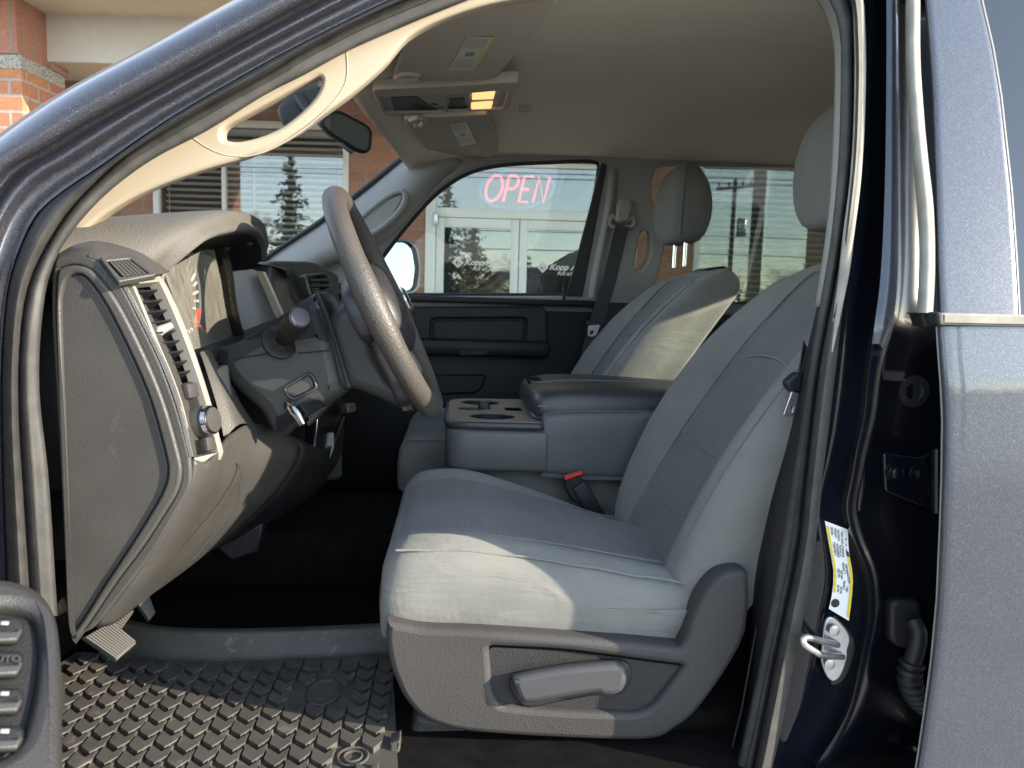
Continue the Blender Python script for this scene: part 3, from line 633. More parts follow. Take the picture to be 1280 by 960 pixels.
    for s, W, f, b in [(0, .085, .035, .025), (.012, .108, .050, .042), (.05, .126, .062, .058), (.11, .134, .067, .060), (.165, .126, .064, .046), (.205, .106, .052, .022), (.228, .078, .034, .002), (.240, .04, .016, -.008)]:
        pr = [(-W, 0), (-W+.004, f*.55), (-W+.025, f*.93), (-W*.55, f), (0, f*1.04), (W*.55, f), (W-.025, f*.93), (W-.004, f*.55), (W, 0), (W-.012, -b*.75), (W*.5, -b), (0, -b*1.04), (-W*.5, -b), (-W+.012, -b*.75)]
        rows.append([H0+hu*s+hn*n+np.array([0, y, 0]) for y, n in pr])
    hd = obj('headrest', capped(rows, 4, 4), M['cloth_shaded'], seat, 60)
    for sg in (-1, 1):
        obj('piping', tube([H0+hu*s+hn*(f*.66)+np.array([0, sg*(W-.001), 0]) for s, W, f in [(.012, .106, .050), (.05, .1245, .062), (.11, .1325, .067), (.165, .1245, .064), (.205, .1045, .052), (.228, .076, .034)]], .0018, 6), M['cloth_cell'], hd)
        q = H0+np.array([0, sg*.055, 0])
        obj('headrest_post', tube([q-hu*.07-hn*.004, q+hu*.02], .0065, 10), M['chrome'], seat)
    return seat, P
seat, SP = make_seat(1.37, 'front_seat', 'driver seat of grey cloth with a sunlit cushion front')
pseat, PP = make_seat(2.27, 'front_seat', 'passenger seat of grey cloth behind the folding console', dx=-.045, dz_head=.035)
# driver seat base: side shield, recess with the lever, riser
sh_out = cr([(484,778),(482,800),(487,830),(496,856),(508,878),(530,900),(570,914),(640,921),(740,926),(815,926),(845,912),(872,890),(905,845),(926,810)], 4)+cr([(934,790),(938,750),(936,716)], 3)+cr([(930,713),(915,714),(898,722),(880,745),(866,775),(858,800)], 4)+cr([(852,811),(790,804),(700,796),(600,789),(530,786),(500,781)], 4)
rec = rc([(611,809),(700,813),(856,833),(838,857),(816,885),(796,893),(700,890),(626,883),(616,868)], [6,30,4,12,16,12,30,16,14], 4)
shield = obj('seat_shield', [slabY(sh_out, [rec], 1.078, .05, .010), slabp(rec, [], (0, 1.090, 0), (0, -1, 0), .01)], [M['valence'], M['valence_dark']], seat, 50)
U_, V_, N_ = basis((0, -1, .12))
lev_o = cr([(641,853),(646,846),(700,836),(765,830),(782,834),(785,848),(780,864),(768,871),(752,871),(744,868),(700,875),(660,881),(648,874)], 4, True)
obj('recline_lever', [slabp(lev_o, [], pY(700, 855, 1.058), (0, -1, .12), .024, .010), slabp(cr([(638,850),(700,832),(768,826),(787,832),(789,850),(776,868),(745,870),(700,878),(655,884)], 4, True), [], pY(700, 855, 1.083), (0, -1, .02), .01, .004)], [M['lever'], M['rubber_dark']], shield, 60)
obj('seat_riser', [slabY(rc([(520,895),(590,905),(575,945),(560,990),(480,990),(505,940)], 6), [], 1.13, .42, .01), rbox((.24, 1.37, .66), (.34, .40, .16), .02)], [M['valence'], M['carpet']], seat)
obj('seat_floor_hump', [rbox((.27, 1.37, .605), (.50, .50, .05), .02)], M['carpet'], truck)
# seat back-side shield behind the cushion and the near pillar trim with its belt
# ---- driver buckle
bx = frame_rot((pY(740, 630, 1.655)-pY(720, 597, 1.655)), (0, -1, .1))
bk_ = obj('belt_buckle', [rbox(pY(735, 626, 1.655), (.095, .036, .026), .005, bx), slabY(rc([(704,596),(722,591),(737,612),(743,632),(716,628),(707,612)], 3), [], 1.648, .02, .005)], M['rubber_dark'], truck)
obj('release_button', slabp(rc([(704,594),(727,587),(729,592),(706,600)], 1.5), [], pY(716, 593, 1.644), (-.2, -.75, .6), .010, .002), M['red'], bk_)

# ================================================================== CONSOLE between the seats
rows = []
for x, ins, zt in [(.195,.03,.99),(.200,.006,1.015),(.215,0,1.025),(.30,0,1.032),(.55,0,1.035)]:
    zb = .892-.02*min(1, max(0, x)/.3); y0, y1 = 1.68+ins, 2.09-ins
    rows.append([np.array([x, y, z]) for y, z in [(y0+.03, zb-.002), (y0+.006, zb+.006), (y0, zb+.03), (y0+.001, zt-.02), (y0+.012, zt-.003), (y0+.03, zt), ((y0+y1)/2, zt), (y1-.03, zt), (y1-.012, zt-.003), (y1, zt-.02), (y1, zb+.03), (y1-.03, zb)]])
cons = obj('console', capped(rows, 3, 3), M['vinyl'], truck, 50)
obj('console_base', [rbox((.32, 1.905, .80), (.62, .34, .17), .05)], M['cloth'], truck)
cup = lambda c, rx, ry: [(c[0]+rx*math.cos(2*math.pi*i/28), c[1]+ry*math.sin(2*math.pi*i/28)) for i in range(28)]
# tray: plan outline (x, y), laid flat, with three wells
tray_o = rc([(-.018,1.695),(.205,1.685),(.205,2.085),(-.018,2.075)], [.05,.02,.02,.06], 6)
w1, w2, w3, w4 = cup((.088,1.768), .055, .052), cup((.066,2.005), .052, .052), cup((.040,1.89), .036, .036), rc([(.125,1.86),(.17,1.86),(.17,1.93),(.125,1.93)], .012)
zT = 1.003
tr = obj('cup_tray', [slab2(tray_o, [w1, w2, w3, w4], (0, 0, zT), (1, 0, 0), (0, 1, 0), .004, .001), slab2(rc([(-.024,1.682),(.215,1.676),(.215,2.092),(-.024,2.083)], [.06,.01,.01,.06], 8), [rc([(.0,1.705),(.19,1.705),(.19,2.065),(.0,2.055)], .03, 4)], (0, 0, .984), (1, 0, 0), (0, 1, 0), .100, .014)], [M['tray'], M['vinyl']], cons, 50)
wells = []
for cc, rx, ry in [((.088,1.768), .0552, .0522), ((.066,2.005), .0522, .0522), ((.040,1.89), .0362, .0362)]:
    n = 28; top_ = [np.array([cc[0]+rx*math.cos(2*math.pi*i/n), cc[1]+ry*math.sin(2*math.pi*i/n), zT-.003]) for i in range(n)]
    bot_ = [p*np.array([1, 1, 0])+np.array([0, 0, zT-.085]) for p in top_]
    wells.append(grid([top_, bot_], 1, 1, True)); wells.append((bot_, [tuple(range(n))]))
for k in range(3): obj('cup_well', [wells[2*k], wells[2*k+1]], M['rubber_dark'], tr)
obj('cup_divider', [rbox((.072, 1.895, zT+.002), (.03, .035, .03), .008), rbox((.06, 1.90, zT-.02), (.10, .012, .04), .004)], M['rubber_dark'], tr)
# shell round the tray front and side
obj('tray_rim', [tube([np.array([x, y, zT-.012]) for x, y in tray_o[8:]+tray_o[:8]], .010, 8, True)], M['vinyl_dark'], tr)
rows = []
for x, ins, zt, zb in [(.172,.05,1.050,1.022),(.180,.022,1.064,1.010),(.194,.006,1.073,1.006),(.22,0,1.077,1.004),(.26,-.004,1.082,1.004),(.36,-.004,1.083,1.006),(.48,-.002,1.080,1.010),(.60,0,1.074,1.012)]:
    y0, y1 = 1.705+ins, 2.075-ins; zm = (zt+zb)/2
    rows.append([np.array([x, y, z]) for y, z in [(y0+.02, zb), (y0+.003, zb+.008), (y0-.003, zb+.018), (y0-.001, zm+.004), (y0+.008, zt-.014), (y0+.028, zt-.004), (y0+.07, zt+.001), ((y0+y1)/2, zt+.003), (y1-.07, zt+.001), (y1-.028, zt-.004), (y1-.008, zt-.014), (y1, zm), (y1-.003, zb+.012), (y1-.02, zb)]])
arm = obj('armrest_lid', capped(rows, 3, 4), M['vinyl_dark'], cons, 60)
obj('stitching', [tube([np.array([x, 1.708+.001*math.sin(x*300)-.003, 1.038-.01*(x-.2)]) for x in np.linspace(.19, .56, 60)], .0018, 5),
                  tube([np.array([x, 1.835+.015*math.sin((x-.16)*4), np.interp(x, [.19,.22,.26,.36,.48,.60], [1.0725,1.077,1.082,1.083,1.080,1.074])+.0028]) for x in np.linspace(.20, .58, 30)], .0014, 5)], M['grey_trim'], arm)
obj('latch', slab2(rc([(.184,1.865),(.220,1.865),(.220,1.965),(.184,1.965)], .008), [], (0, 0, 1.080), (1, 0, 0), (0, 1, 0), .012, .003), M['gloss_black'], arm)

# ================================================================== DASHBOARD
dash = obj('dashboard', [rbox((-.66, 1.86, 1.12), (.36, 1.52, .30), .05)], M['dash_dark'], truck)
# --- top pad with the brow over the instruments
R1 = [pY(x, y, Y) for x, y, Y in [(203,343,1.152),(222,328,1.158),(240,313,1.168),(262,297,1.195),(285,289.5,1.27),(308,287,1.38),(324,291,1.49),(332,303,1.56),(334,322,1.60)]]
R2 = [pY(x, y, Y) for x, y, Y in [(164,332,1.105),(176,312,1.115),(194,292,1.14),(222,274,1.185),(255,264,1.27),(284,263,1.38),(306,269,1.49),(320,280,1.57),(326,305,1.61)]]
R1b = [p*.8+q*.2+np.array([0, 0, .006]) for p, q in zip(R1, R2)]
R3 = [np.array([-.60, y, z]) for y, z in zip([1.055,1.08,1.12,1.18,1.27,1.38,1.49,1.58,1.64], [1.330,1.345,1.362,1.378,1.388,1.388,1.385,1.378,1.365])]
R4 = [np.array([-.80, y, z]) for y, z in zip([1.055,1.08,1.12,1.18,1.27,1.38,1.49,1.58,1.64], [1.325,1.33,1.338,1.345,1.35,1.352,1.352,1.35,1.35])]
R5 = [np.array([-1.03, y, 1.335]) for y in [1.055,1.08,1.12,1.18,1.27,1.38,1.49,1.58,1.64]]
R0 = [p+np.array([-.012, .004, -.007]) for p in R1]
obj('dash_pad', [grid([R0, R1, R1b, R2, R3, R4, R5], 4, 5)], M['dash_light'], dash, 60)
Rin = [p+np.array([-.16, .01, -.02-.008*i]) for i, p in enumerate(R1)]
obj('cluster_hood', [grid([R0, [p*.5+q*.5+np.array([0, 0, -.004]) for p, q in zip(R0, Rin)], Rin], 4, 3),
                     disc(pY(283, 313, 1.36), (.3, -.3, -1), .006, .003), disc(pY(312, 307, 1.40), (.3, -.3, -1), .006, .003)], M['dash_dark'], dash, 60)
# passenger half of the pad, its shade put in as black plastic
obj('dash_pad', [grid([[(-.36, y, z) for y, z in ((1.62,1.315),(1.8,1.325),(2.1,1.315),(2.4,1.30),(2.58,1.27))], [(-.40, y, z) for y, z in ((1.62,1.338),(1.8,1.346),(2.1,1.338),(2.4,1.325),(2.58,1.30))],
                       [(-.70, y, z) for y, z in ((1.62,1.36),(1.8,1.362),(2.1,1.355),(2.4,1.345),(2.58,1.33))], [(-1.04, y, 1.335) for y in (1.62,1.8,2.1,2.4,2.58)]], 4, 4)], M['dash_dark'], dash, 60)
# --- instrument cluster
CX = lambda y: -.432+.05*(1.35-y)
cl_o = [(1.17,1.19),(1.17,1.30),(1.19,1.345),(1.23,1.375),(1.36,1.385),(1.50,1.37),(1.56,1.32),(1.56,1.19)]
clu = obj('instrument_cluster', slab2([(p[0], p[1]) for p in rc(cl_o, .02)], [], (-.483, 0, 0), (0, 1, 0), (0, 0, 1), .02), M['dial'], dash)
def rim_pts(c, r, a0, a1, n): return [np.array([-.475, c[0]+r*math.cos(t), c[1]+r*math.sin(t)]) for t in np.linspace(a0, a1, n)]
gc = (1.325, 1.262)
tick = [tube([np.array([-.474, gc[0]+r0*math.cos(t), gc[1]+r0*math.sin(t)]), np.array([-.474, gc[0]+.082*math.cos(t), gc[1]+.082*math.sin(t)])], .0028, 5) for t, r0 in [(R_(a), .066 if i % 2 else .060) for i, a in enumerate(range(-60, 66, 12))]]
gauge = obj('gauge', [tube(rim_pts(gc, .090, 0, 2*math.pi-.01, 60), .0045, 6, True), disc((-.477, gc[0], gc[1]), (1, 0, 0), .088, .004, 40)]+tick, [M['grey_trim'], M['valence']]+[M['white']]*30, clu)
obj('needle', [tube([pX(248,388,-.468), pX(243,405,-.468)], [.006, .004], 6), tube([pX(247,406,-.468), pX(254,414,-.468)], .004, 6)], M['needle'], gauge)
obj('cluster_lens', grid([[pY(x, y, 1.165) for x, y in ((205,340),(214,365),(225,395),(239,438))], [pY(x, y, 1.25) for x, y in ((236,322),(243,355),(249,390),(256,433))], [pY(x, y, 1.34) for x, y in ((256,312),(262,348),(267,385),(274,427))], [pY(x, y, 1.42) for x, y in ((268,312),(277,345),(283,380),(291,420))]], 4, 4), M['lens'], clu)
obj('cluster_divider', [grid([[pY(x, y, 1.42) for x, y in ((268,312),(276,340),(280,372),(284,395),(291,420))], [pY(x+6, y-1, 1.40)+np.array([.012, 0, 0]) for x, y in ((268,312),(276,340),(280,372),(284,395),(291,420))], [pY(x+14, y-1, 1.45) for x, y in ((268,312),(276,340),(280,372),(284,395),(291,420))]], 3, 3)], M['gloss_black'], clu)
obj('cluster_cheek', [slabp([(280,343),(296,338),(318,336),(328,345),(346,396),(340,404),(296,420),(288,380)], [], pY(312, 375, 1.50), np.array([.80, -.55, .15]), .02, .004),
                      grid([[pY(x, y, 1.49) for x, y in ((319,338),(330,362),(345,397))], [pY(x+6, y+2, 1.485)+np.array([.01, 0, 0]) for x, y in ((319,338),(330,362),(345,397))], [pY(x+12, y+4, 1.53) for x, y in ((319,338),(330,362),(345,397))]], 4, 3)], [M['grey_trim'], M['beige']], dash)  # pale cheek and paler edge, sunlight put into their colours
obj('cluster_sill', [grid([[pY(x, y, Y) for x, y, Y in ((240,437,1.225),(262,428,1.30),(292,418,1.45),(345,398,1.52))], [pY(x, y, Y) for x, y, Y in ((244,446,1.222),(266,438,1.28),(296,428,1.42),(350,404,1.50))], [pY(x, y, Y) for x, y, Y in ((252,478,1.222),(275,470,1.26),(305,460,1.40),(355,430,1.48))]], 4, 4)], M['dash_olive'], dash)

# --- end cap facing the open door
capc = [(123,326),(150,354),(173,397),(200,453),(220,507),(235,560)]
cap = cr([(70,322),(88,319),(108,320)]+capc+[(239,590),(236,612),(218,645),(190,692),(150,745),(122,780),(106,791),(92,792),(84,778),(80,700),(72,520),(66,410),(66,345)], 4, True)
capi = cr([(84,347),(98,342),(113,352),(135,385),(165,445),(188,500),(205,560),(210,588),(205,612),(187,645),(160,688),(130,733),(98,783),(90,782),(86,700),(80,540),(75,400),(77,365)], 4, True)
capm = cr([(78,334),(98,332),(119,343),(146,378),(178,440),(203,500),(220,558),(226,588),(221,614),(204,643),(176,686),(143,730),(102,790),(92,790),(86,700),(77,520),(70,400),(71,345)], 4, True)
ec = obj('dash_end_cap', [slabY(cap, [capm], 1.060, .05, .004), slabY(capm, [capi], 1.0535, .04, .0035), slabY(capi, [], 1.0605, .012, .003)], M['dash'], dash, 50)
# --- column of vents and switches facing the driver
Bc = cr([(157,346),(162,356),(174,384),(193,431),(209,468),(223,507),(232,545),(238,572),(243,585)], 5)
Cc = cr([(196,344),(206,356),(222,390),(238,430),(253,475),(265,515),(273,548),(278,566),(274,575)], 5)
Bw = resamp(np.array([pY(x, y, 1.075) for x, y in Bc]), 33); Cw = resamp(np.array([pY(x, y, 1.150) for x, y in Cc]), 33)
def bz(u, v, o=0.0):
    k = v*32; i = min(31, int(k)); f = k-i
    b = Bw[i]*(1-f)+Bw[i+1]*f; c = Cw[i]*(1-f)+Cw[i+1]*f
    t = (Bw[min(32, i+1)]-Bw[i]); n = np.cross(c-b, t); n /= np.linalg.norm(n)
    if n[0] < 0: n = -n
    return b*(1-u)+c*u+n*o
vs = np.linspace(0, 1, 25)
# plastic face between end cap and bezel, and beyond the bezel
obj('dash_face', [grid([[pY(x, y, 1.060) for x, y in ((110,321),(124,327),(151,355),(174,398),(201,454),(221,508),(237,572))], [pY(x+3, y-1, 1.064) for x, y in ((114,319),(128,325),(154,354),(177,397),(204,453),(224,507),(240,572))], [bz(-.02, v, -.002) for v in (-.0, .03, .12, .28, .5, .72, .97)], [bz(.05, v, -.006) for v in (0, .03, .12, .28, .5, .72, .97)]], 4, 4),
                  grid([[bz(.95, v, -.006) for v in (0, .2, .4, .6, .8, 1)], [bz(1.04, v, -.004) for v in (0, .2, .4, .6, .8, 1)], [bz(1.12, v, -.03) for v in (0, .2, .4, .6, .8, 1)]], 4, 3)], M['dash'], dash, 50)
def strip(u0, u1, v0, v1, o0, o1=None, nv=16):
    o1 = o0 if o1 is None else o1
    return grid([[bz(u0, v, o0) for v in np.linspace(v0, v1, nv)], [bz(u1, v, o1) for v in np.linspace(v0, v1, nv)]], 1, 1)
bez = obj('vent_bezel', [grid([[bz(u, v, o) for v in np.linspace(.0, 1, 24)] for u, o in ((.0, -.008), (.012, .003), (.04, .004), (.085, .003), (.095, -.012))], 1, 1),
                         grid([[bz(u, v, o) for v in np.linspace(.0, 1, 24)] for u, o in ((.78, -.012), (.80, .004), (.93, .006), (.985, .003), (1.0, -.008))], 1, 1),
                         grid([[bz(u, v, o) for u in np.linspace(.03, .97, 9)] for v, o in ((-.015, -.008), (.0, .003), (.045, .005), (.05, -.012))], 1, 1),
                         grid([[bz(u, v, o) for u in np.linspace(.03, .97, 9)] for v, o in ((.945, -.012), (.95, .004), (.99, .004), (1.005, -.008))], 1, 1)], M['silver'], dash, 50)
vent = obj('air_vent', [strip(.04, .84, .03, .60, -.024), strip(.09, .092, .04, .55, -.024, -.006), strip(.80, .802, .04, .55, -.024, -.006)], M['gloss_black'], dash)
sl = []
for k in range(9):
    v = .075+k*.054; a, b_ = bz(.09, v, -.003), bz(.79, v, -.003); c_, d_ = bz(.79, v+.016, -.019), bz(.09, v+.016, -.019)
    V, Fc = quad(a, b_, c_, d_); e = np.array([0, 0, -.0022]); sl.append((list(V)+[p+e for p in V], [(0, 1, 3, 2), (4, 5, 7, 6), (0, 1, 5, 4), (2, 3, 7, 6), (0, 2, 6, 4), (1, 3, 7, 5)]))
obj('slat', sl, M['dash_dark'], vent)
obj('slat_bar', [tube([bz(u, v, -.019) for v in np.linspace(.06, .54, 12)], .003, 6) for u in (.22, .34)], M['grey_trim'], vent)
obj('vent_tab', [tube([bz(.42, .285, -.012), bz(.62, .270, .004)], [.008, .005], 10), rbox(bz(.4, .29, -.012), (.012, .02, .01), .003)], M['grey_trim'], vent)
swp = obj('switch_panel', [strip(.08, .82, .565, .955, -.006)], M['dash_dark'], dash)
knu, knv = .50, .775
kn_n = bz(knu, knv, 1)-bz(knu, knv, 0)
knob = obj('headlight_knob', lathe([(.0235, 0), (.0235, .014), (.021, .021), (.021, .022)], bz(knu, knv, -.008), kn_n, 32), M['dash'], dash, 30)
obj('knob_ring', [lathe([(.0205, .0), (.0228, .003), (.021, .009), (.0190, .010)], bz(knu, knv, .013), kn_n, 32)], M['chrome'], knob)
obj('knob_face', lathe([(.0188, 0), (.018, .003), (.010, .004)], bz(knu, knv, .0222), kn_n, 32), M['dash'], knob)
obj('dimmer_switch', [strip(.34, .62, .592, .632, -.004), rbox(bz(.48, .612, .0), (.026, .022, .014), .003, frame_rot(bz(.9, .612)-bz(.1, .612), kn_n))], [M['rubber_dark'], M['valence']], swp)
obj('cargo_lamp_button', [rbox(bz(.32, .902, -.003), (.022, .022, .012), .002, frame_rot(bz(.9, .9)-bz(.1, .9), kn_n)), rbox(bz(.60, .895, -.001), (.024, .022, .018), .004, frame_rot(bz(.9, .9)-bz(.1, .9), kn_n))], [M['gloss_black'], M['valence']], swp)
mk = []
for u, v in ((.24, .700), (.30, .715), (.47, .690), (.58, .672), (.70, .668), (.26, .632), (.72, .605)): mk.append(disc(bz(u, v, -.0065), kn_n, .0032, .001, 8))
xx = bz(.9, .95)-bz(.1, .95); xx /= np.linalg.norm(xx); vv = np.cross(kn_n, xx)
obj('switch_marks', join(*mk), M['white'], swp)
obj('switch_lettering', text('DIMMER', .0085, bz(.52, .942, -.0072), xx, vv, .0002), M['white'], swp)
# upper defrost grille in the pad corner
gN = np.array([.35, -.55, .76]); gO = pY(158, 333, 1.062)
gr = obj('demister_grille', slabp(rc([(133,326),(163,323),(186,341),(151,346)], 2), [], gO-gN*.006, gN, .004), M['gloss_black'], dash)
obj('grille_frame', [slabp(rc([(124,321),(169,317),(196,343),(148,352)], 3), [rc([(133,326),(163,323),(186,341),(151,346)], 2)], gO, gN, .010, .002)]+[slabp([(133+30*t,326-3*t),(136+30*t,325.7-3*t),(155+35*t,345.6-5*t),(151+35*t,346-5*t)], [], gO-gN*.001, gN, .004) for t in (.10,.24,.38,.52,.66,.80)], M['dash'], gr)
obj('pad_corner', grid([[pY(x, y, 1.062)+np.array([0, 0, -.002]) for x, y in ((70,322),(88,319),(110,321),(126,328),(154,352))], [pY(x, y, 1.07) for x, y in ((76,316),(96,311),(118,313),(136,322),(164,345))], [pY(x, y, 1.10) for x, y in ((84,306),(106,302),(130,303),(172,318),(200,343))], [pY(x, y, 1.16) for x, y in ((100,300),(120,298),(150,298),(186,312),(212,340))]], 4, 4), M['dash'], dash, 60)

# --- knee panel below, turning under
rowsK = [[pY(x, y, 1.064) for x, y in ((241,574),(237,604),(218,641),(190,691),(150,746),(120,783))],
         [pY(x, y, 1.10) for x, y in ((262,576),(255,608),(232,648),(202,700),(165,748),(140,778))],
         [pY(x, y, 1.20) for x, y in ((286,545),(284,590),(258,640),(222,694),(186,735),(165,760))],
         [pY(x, y, 1.30) for x, y in ((318,530),(326,570),(300,626),(256,682),(212,724),(190,740))],
         [pY(x, y, 1.42) for x, y in ((368,548),(374,566),(352,605),(310,648),(272,680),(255,690))],
         [pY(x, y, 1.56) for x, y in ((410,560),(406,585),(380,618),(345,646),(320,660),(308,666))],
         [pY(x, y, 1.80) for x, y in ((430,520),(425,570),(410,598),(385,622),(360,636),(350,640))]]
obj('knee_panel', [grid(rowsK[:5], 4, 5), grid(rowsK[4:], 4, 4)], [M['dash'], M['dash_dark']], dash, 70, solid=.006, offs=0)  # far rows in black plastic, shade painted onto the same panel
obj('panel_seam', [tube([p+np.array([.002, -.002, .001]) for p in cr([pY(278,570,1.205), pY(298,584,1.225), pY(299,610,1.215), pY(290,640,1.19), pY(240,700,1.135)], 6)], .0014, 5)], M['rubber_dark'], dash)
obj('column_surround', [grid([[pY(x, y, 1.21) for x, y in ((250,440),(260,470),(272,510),(280,548))], [pY(x, y, 1.24) for x, y in ((262,438),(276,466),(290,500),(300,530))], [pY(x, y, 1.30) for x, y in ((266,446),(288,476),(302,505),(320,532))]], 4, 4),
                        slabp(rc([(262,466),(287,455),(292,497),(272,508)], 4), [], pY(276, 480, 1.232), (.75, -.6, .1), .03, .006)], [M['dash'], M['dash_light']], dash)
# --- centre stack
CSN = np.array([.9, -.42, .12])
cs_ = obj('centre_stack', [slabp(rc([(338,325),(392,326),(425,342),(430,600),(350,600),(330,420)], 8), [], pY(380, 360, 1.72), CSN, .10, .01)], M['dash'], dash)
obj('radio_panel', slabp(rc([(339,352),(360,350),(370,362),(378,398),(350,412),(343,380)], 5), [], pY(360, 380, 1.70), CSN, .012, .003), M['gloss_black'], cs_)
cv = obj('centre_vent', [slabp(rc([(381,343),(410,340),(421,358),(398,374),(388,372)], 5), [rc([(385,347),(407,344),(415,357),(397,369),(391,368)], 3)], pY(398, 357, 1.69), CSN, .02, .004), slabp([(384,345),(410,342),(417,358),(392,370)], [], pY(398, 357, 1.715), CSN, .004)], [M['dash'], M['gloss_black']], cs_)
obj('slat', [tube([hit(384+a, 350+7*k, pY(398, 357, 1.70), CSN) for a in (3+2*k, 28+1.5*k)], .004, 6) for k in range(3)], M['dash'], cv)
obj('heater_controls', [slabp(rc([(398,500),(420,492),(432,500),(428,520),(400,578),(392,572)], 4), [], pY(412, 530, 1.60), CSN, .03, .005), slabp(rc([(413,541),(418,540),(418,560),(412,576),(409,575)], 2), [], pY(412, 560, 1.575), CSN, .01, .002), slabp(rc([(400,566),(406,565),(405,574),(400,574)], 1), [], pY(402, 570, 1.57), CSN, .01), slabp(rc([(434,505),(445,503),(446,514),(436,517)], 2), [], pY(440, 510, 1.6), CSN, .02, .004)], [M['gloss_black'], M['grey_trim'], M['red'], M['dash_olive']], cs_)
obj('under_dash', [slabY([(268,684),(330,652),(322,690),(290,702)], [], 1.50, .04, .006), rbox((-.62, 1.6, .92), (.25, .9, .14), .04)], M['dash_dark'], dash)

# ================================================================== STEERING
WC = np.array([-.128, 1.335, 1.267]); WT = np.array([.4262, 0, -.9046]); WN = np.array([.9046, 0, .4262]); WY = np.array([0, 1.0, 0])
colm = obj('steering_column', [slabY(cr([(262,448),(300,424),(345,396),(378,374),(398,366),(415,400),(432,478),(430,493),(408,508),(374,528),(354,547),(338,541),(322,516),(302,498),(286,482),(274,466)], 4, True), [], 1.265, .15, .028)], M['dash_olive'], truck, 60)
obj('column_seam', [tube([pY(x, y, 1.2635) for x, y in ((280,452),(310,446),(345,441),(352,440))], .0014, 5), tube([pY(x, y, 1.2635) for x, y in ((372,442),(395,440),(413,438))], .0014, 5)], M['rubber_dark'], colm)
obj('column_cover', [slabY(rc([(352,485),(386,465),(393,470),(398,486),(368,502),(360,500)], 5), [rc([(356,486),(385,469),(390,474),(393,484),(368,497),(362,495)], 3)], 1.258, .012, .003), slabY(rc([(356,486),(385,469),(390,474),(393,484),(368,497),(362,495)], 3), [], 1.262, .01, .002)], [M['dash_olive'], M['dash']], colm)
obj('key_slot', [slabY([(345,522),(372,508),(400,500),(404,507),(370,524),(350,546),(345,540)], [], 1.2605, .006)], M['gloss_black'], colm)
obj('tilt_lever', [tube([pY(x, y, Y) for x, y, Y in ((358,506,1.262),(364,510,1.252),(372,520,1.246),(378,531,1.244))], [.009, .010, .008, .006], 10, flat=.6)], M['chrome'], colm)
obj('lower_shroud', [slabp(rc([(376,512),(400,504),(412,486),(424,492),(412,506),(384,536)], 5), [], pY(398, 510, 1.30), (0, -1, 0), .12, .008)], M['dash_olive'], colm)
obj('upper_shroud', slabY(cr([(264,449),(300,424),(345,396),(378,374),(397,367),(412,400),(419,433),(396,438),(372,441),(345,441),(310,446),(276,455)], 3, True), [], 1.2635, .147, .027), M['dash_dark'], colm, 60)
obj('column_gap', tube([pY(x, y, 1.256) for x, y in cr([(396,364),(406,388),(420,430),(436,484)], 5)], .0045, 8), M['rubber_dark'], colm)
ring = [pY(349, 428, 1.262)+np.array([0, -.002, 0])]
stalk = obj('turn_signal_stalk', lathe([(.030, 0), (.030, .006), (.022, .010), (.020, .014), (.014, .020), (.0150, .050), (.0185, .055), (.0190, .078), (.0182, .079), (.0182, .081), (.0192, .082), (.0192, .112), (.0165, .1170), (.0, .1175)], pY(350, 428, 1.265), pY(381, 389, 1.150)-pY(350, 428, 1.265), 28), M['dash_dark'], colm, 40)
sdir = pY(381, 389, 1.150)-pY(350, 428, 1.265); sdir /= np.linalg.norm(sdir)
obj('stalk_cap', lathe([(.0150, 0), (.0145, .002), (.008, .003)], pY(350, 428, 1.265)+sdir*.1168, sdir, 24), M['lever'], stalk)
wheel = bpy.data.objects.new('steering_wheel', None); COL.objects.link(wheel); wheel.parent = truck; wheel.matrix_parent_inverse = parent_world(truck).inverted()
M['wheel'] = mat('worn wheel leather', (0.056, 0.050, 0.044), 0.5, spec=0.45, bump=('leather', 260, 0.25), var=0.1, vscale=12)
M['wheel_dark'] = mat('dark wheel rubber', (0.020, 0.020, 0.023), 0.45, spec=0.5, bump=('leather', 260, 0.15))
RW = .196
rimp = [WC+RW*(math.cos(t)*WT+math.sin(t)*WY) for t in np.linspace(0, 2*math.pi, 96, endpoint=False)]
rr_ = [.0195+.0022*max(0, math.cos(4*t))-.0010*(math.sin(t*30) > .6)*0 for t in np.linspace(0, 2*math.pi, 96, endpoint=False)]
obj('wheel_rim', [tube(rimp, rr_, 16, True, flat=1.0, up=WN)], M['wheel'], wheel, 70)
wu = lambda a, r: (r*math.sin(a), -r*math.cos(a))        # (across, up the wheel plane)
UPW = -WT
def wslab(outer, holes, off, th, bev): return slab2(outer, holes, WC+WN*off, -WY*-1.0, UPW, th, bev)
sp_o = sm([(-.186,.030),(-.10,.062),(0,.070),(.10,.062),(.186,.030),(.190,-.035),(.135,-.062),(.110,-.120),(.085,-.172),(-.085,-.172),(-.110,-.120),(-.135,-.062),(-.190,-.035)], 4)
sp_h = [rc([(-.070,-.100),(.070,-.100),(.052,-.155),(-.052,-.155)], .015)]
obj('wheel_spokes', [slab2(sp_o, sp_h, WC-WN*.012, WY, UPW, .030, .010)], M['wheel_dark'], wheel, 60)
obj('wheel_hub', [capped([[WC+WN*o+WY*(r*math.cos(t)*1.05)+UPW*(r*math.sin(t)*.95-.01) for t in np.linspace(0, 2*math.pi, 28, endpoint=False)] for o, r in ((-.05,.055),(-.03,.085),(.0,.090),(.016,.082),(.026,.064),(.030,.035))], 1, 3)], M['wheel_dark'], wheel, 60)
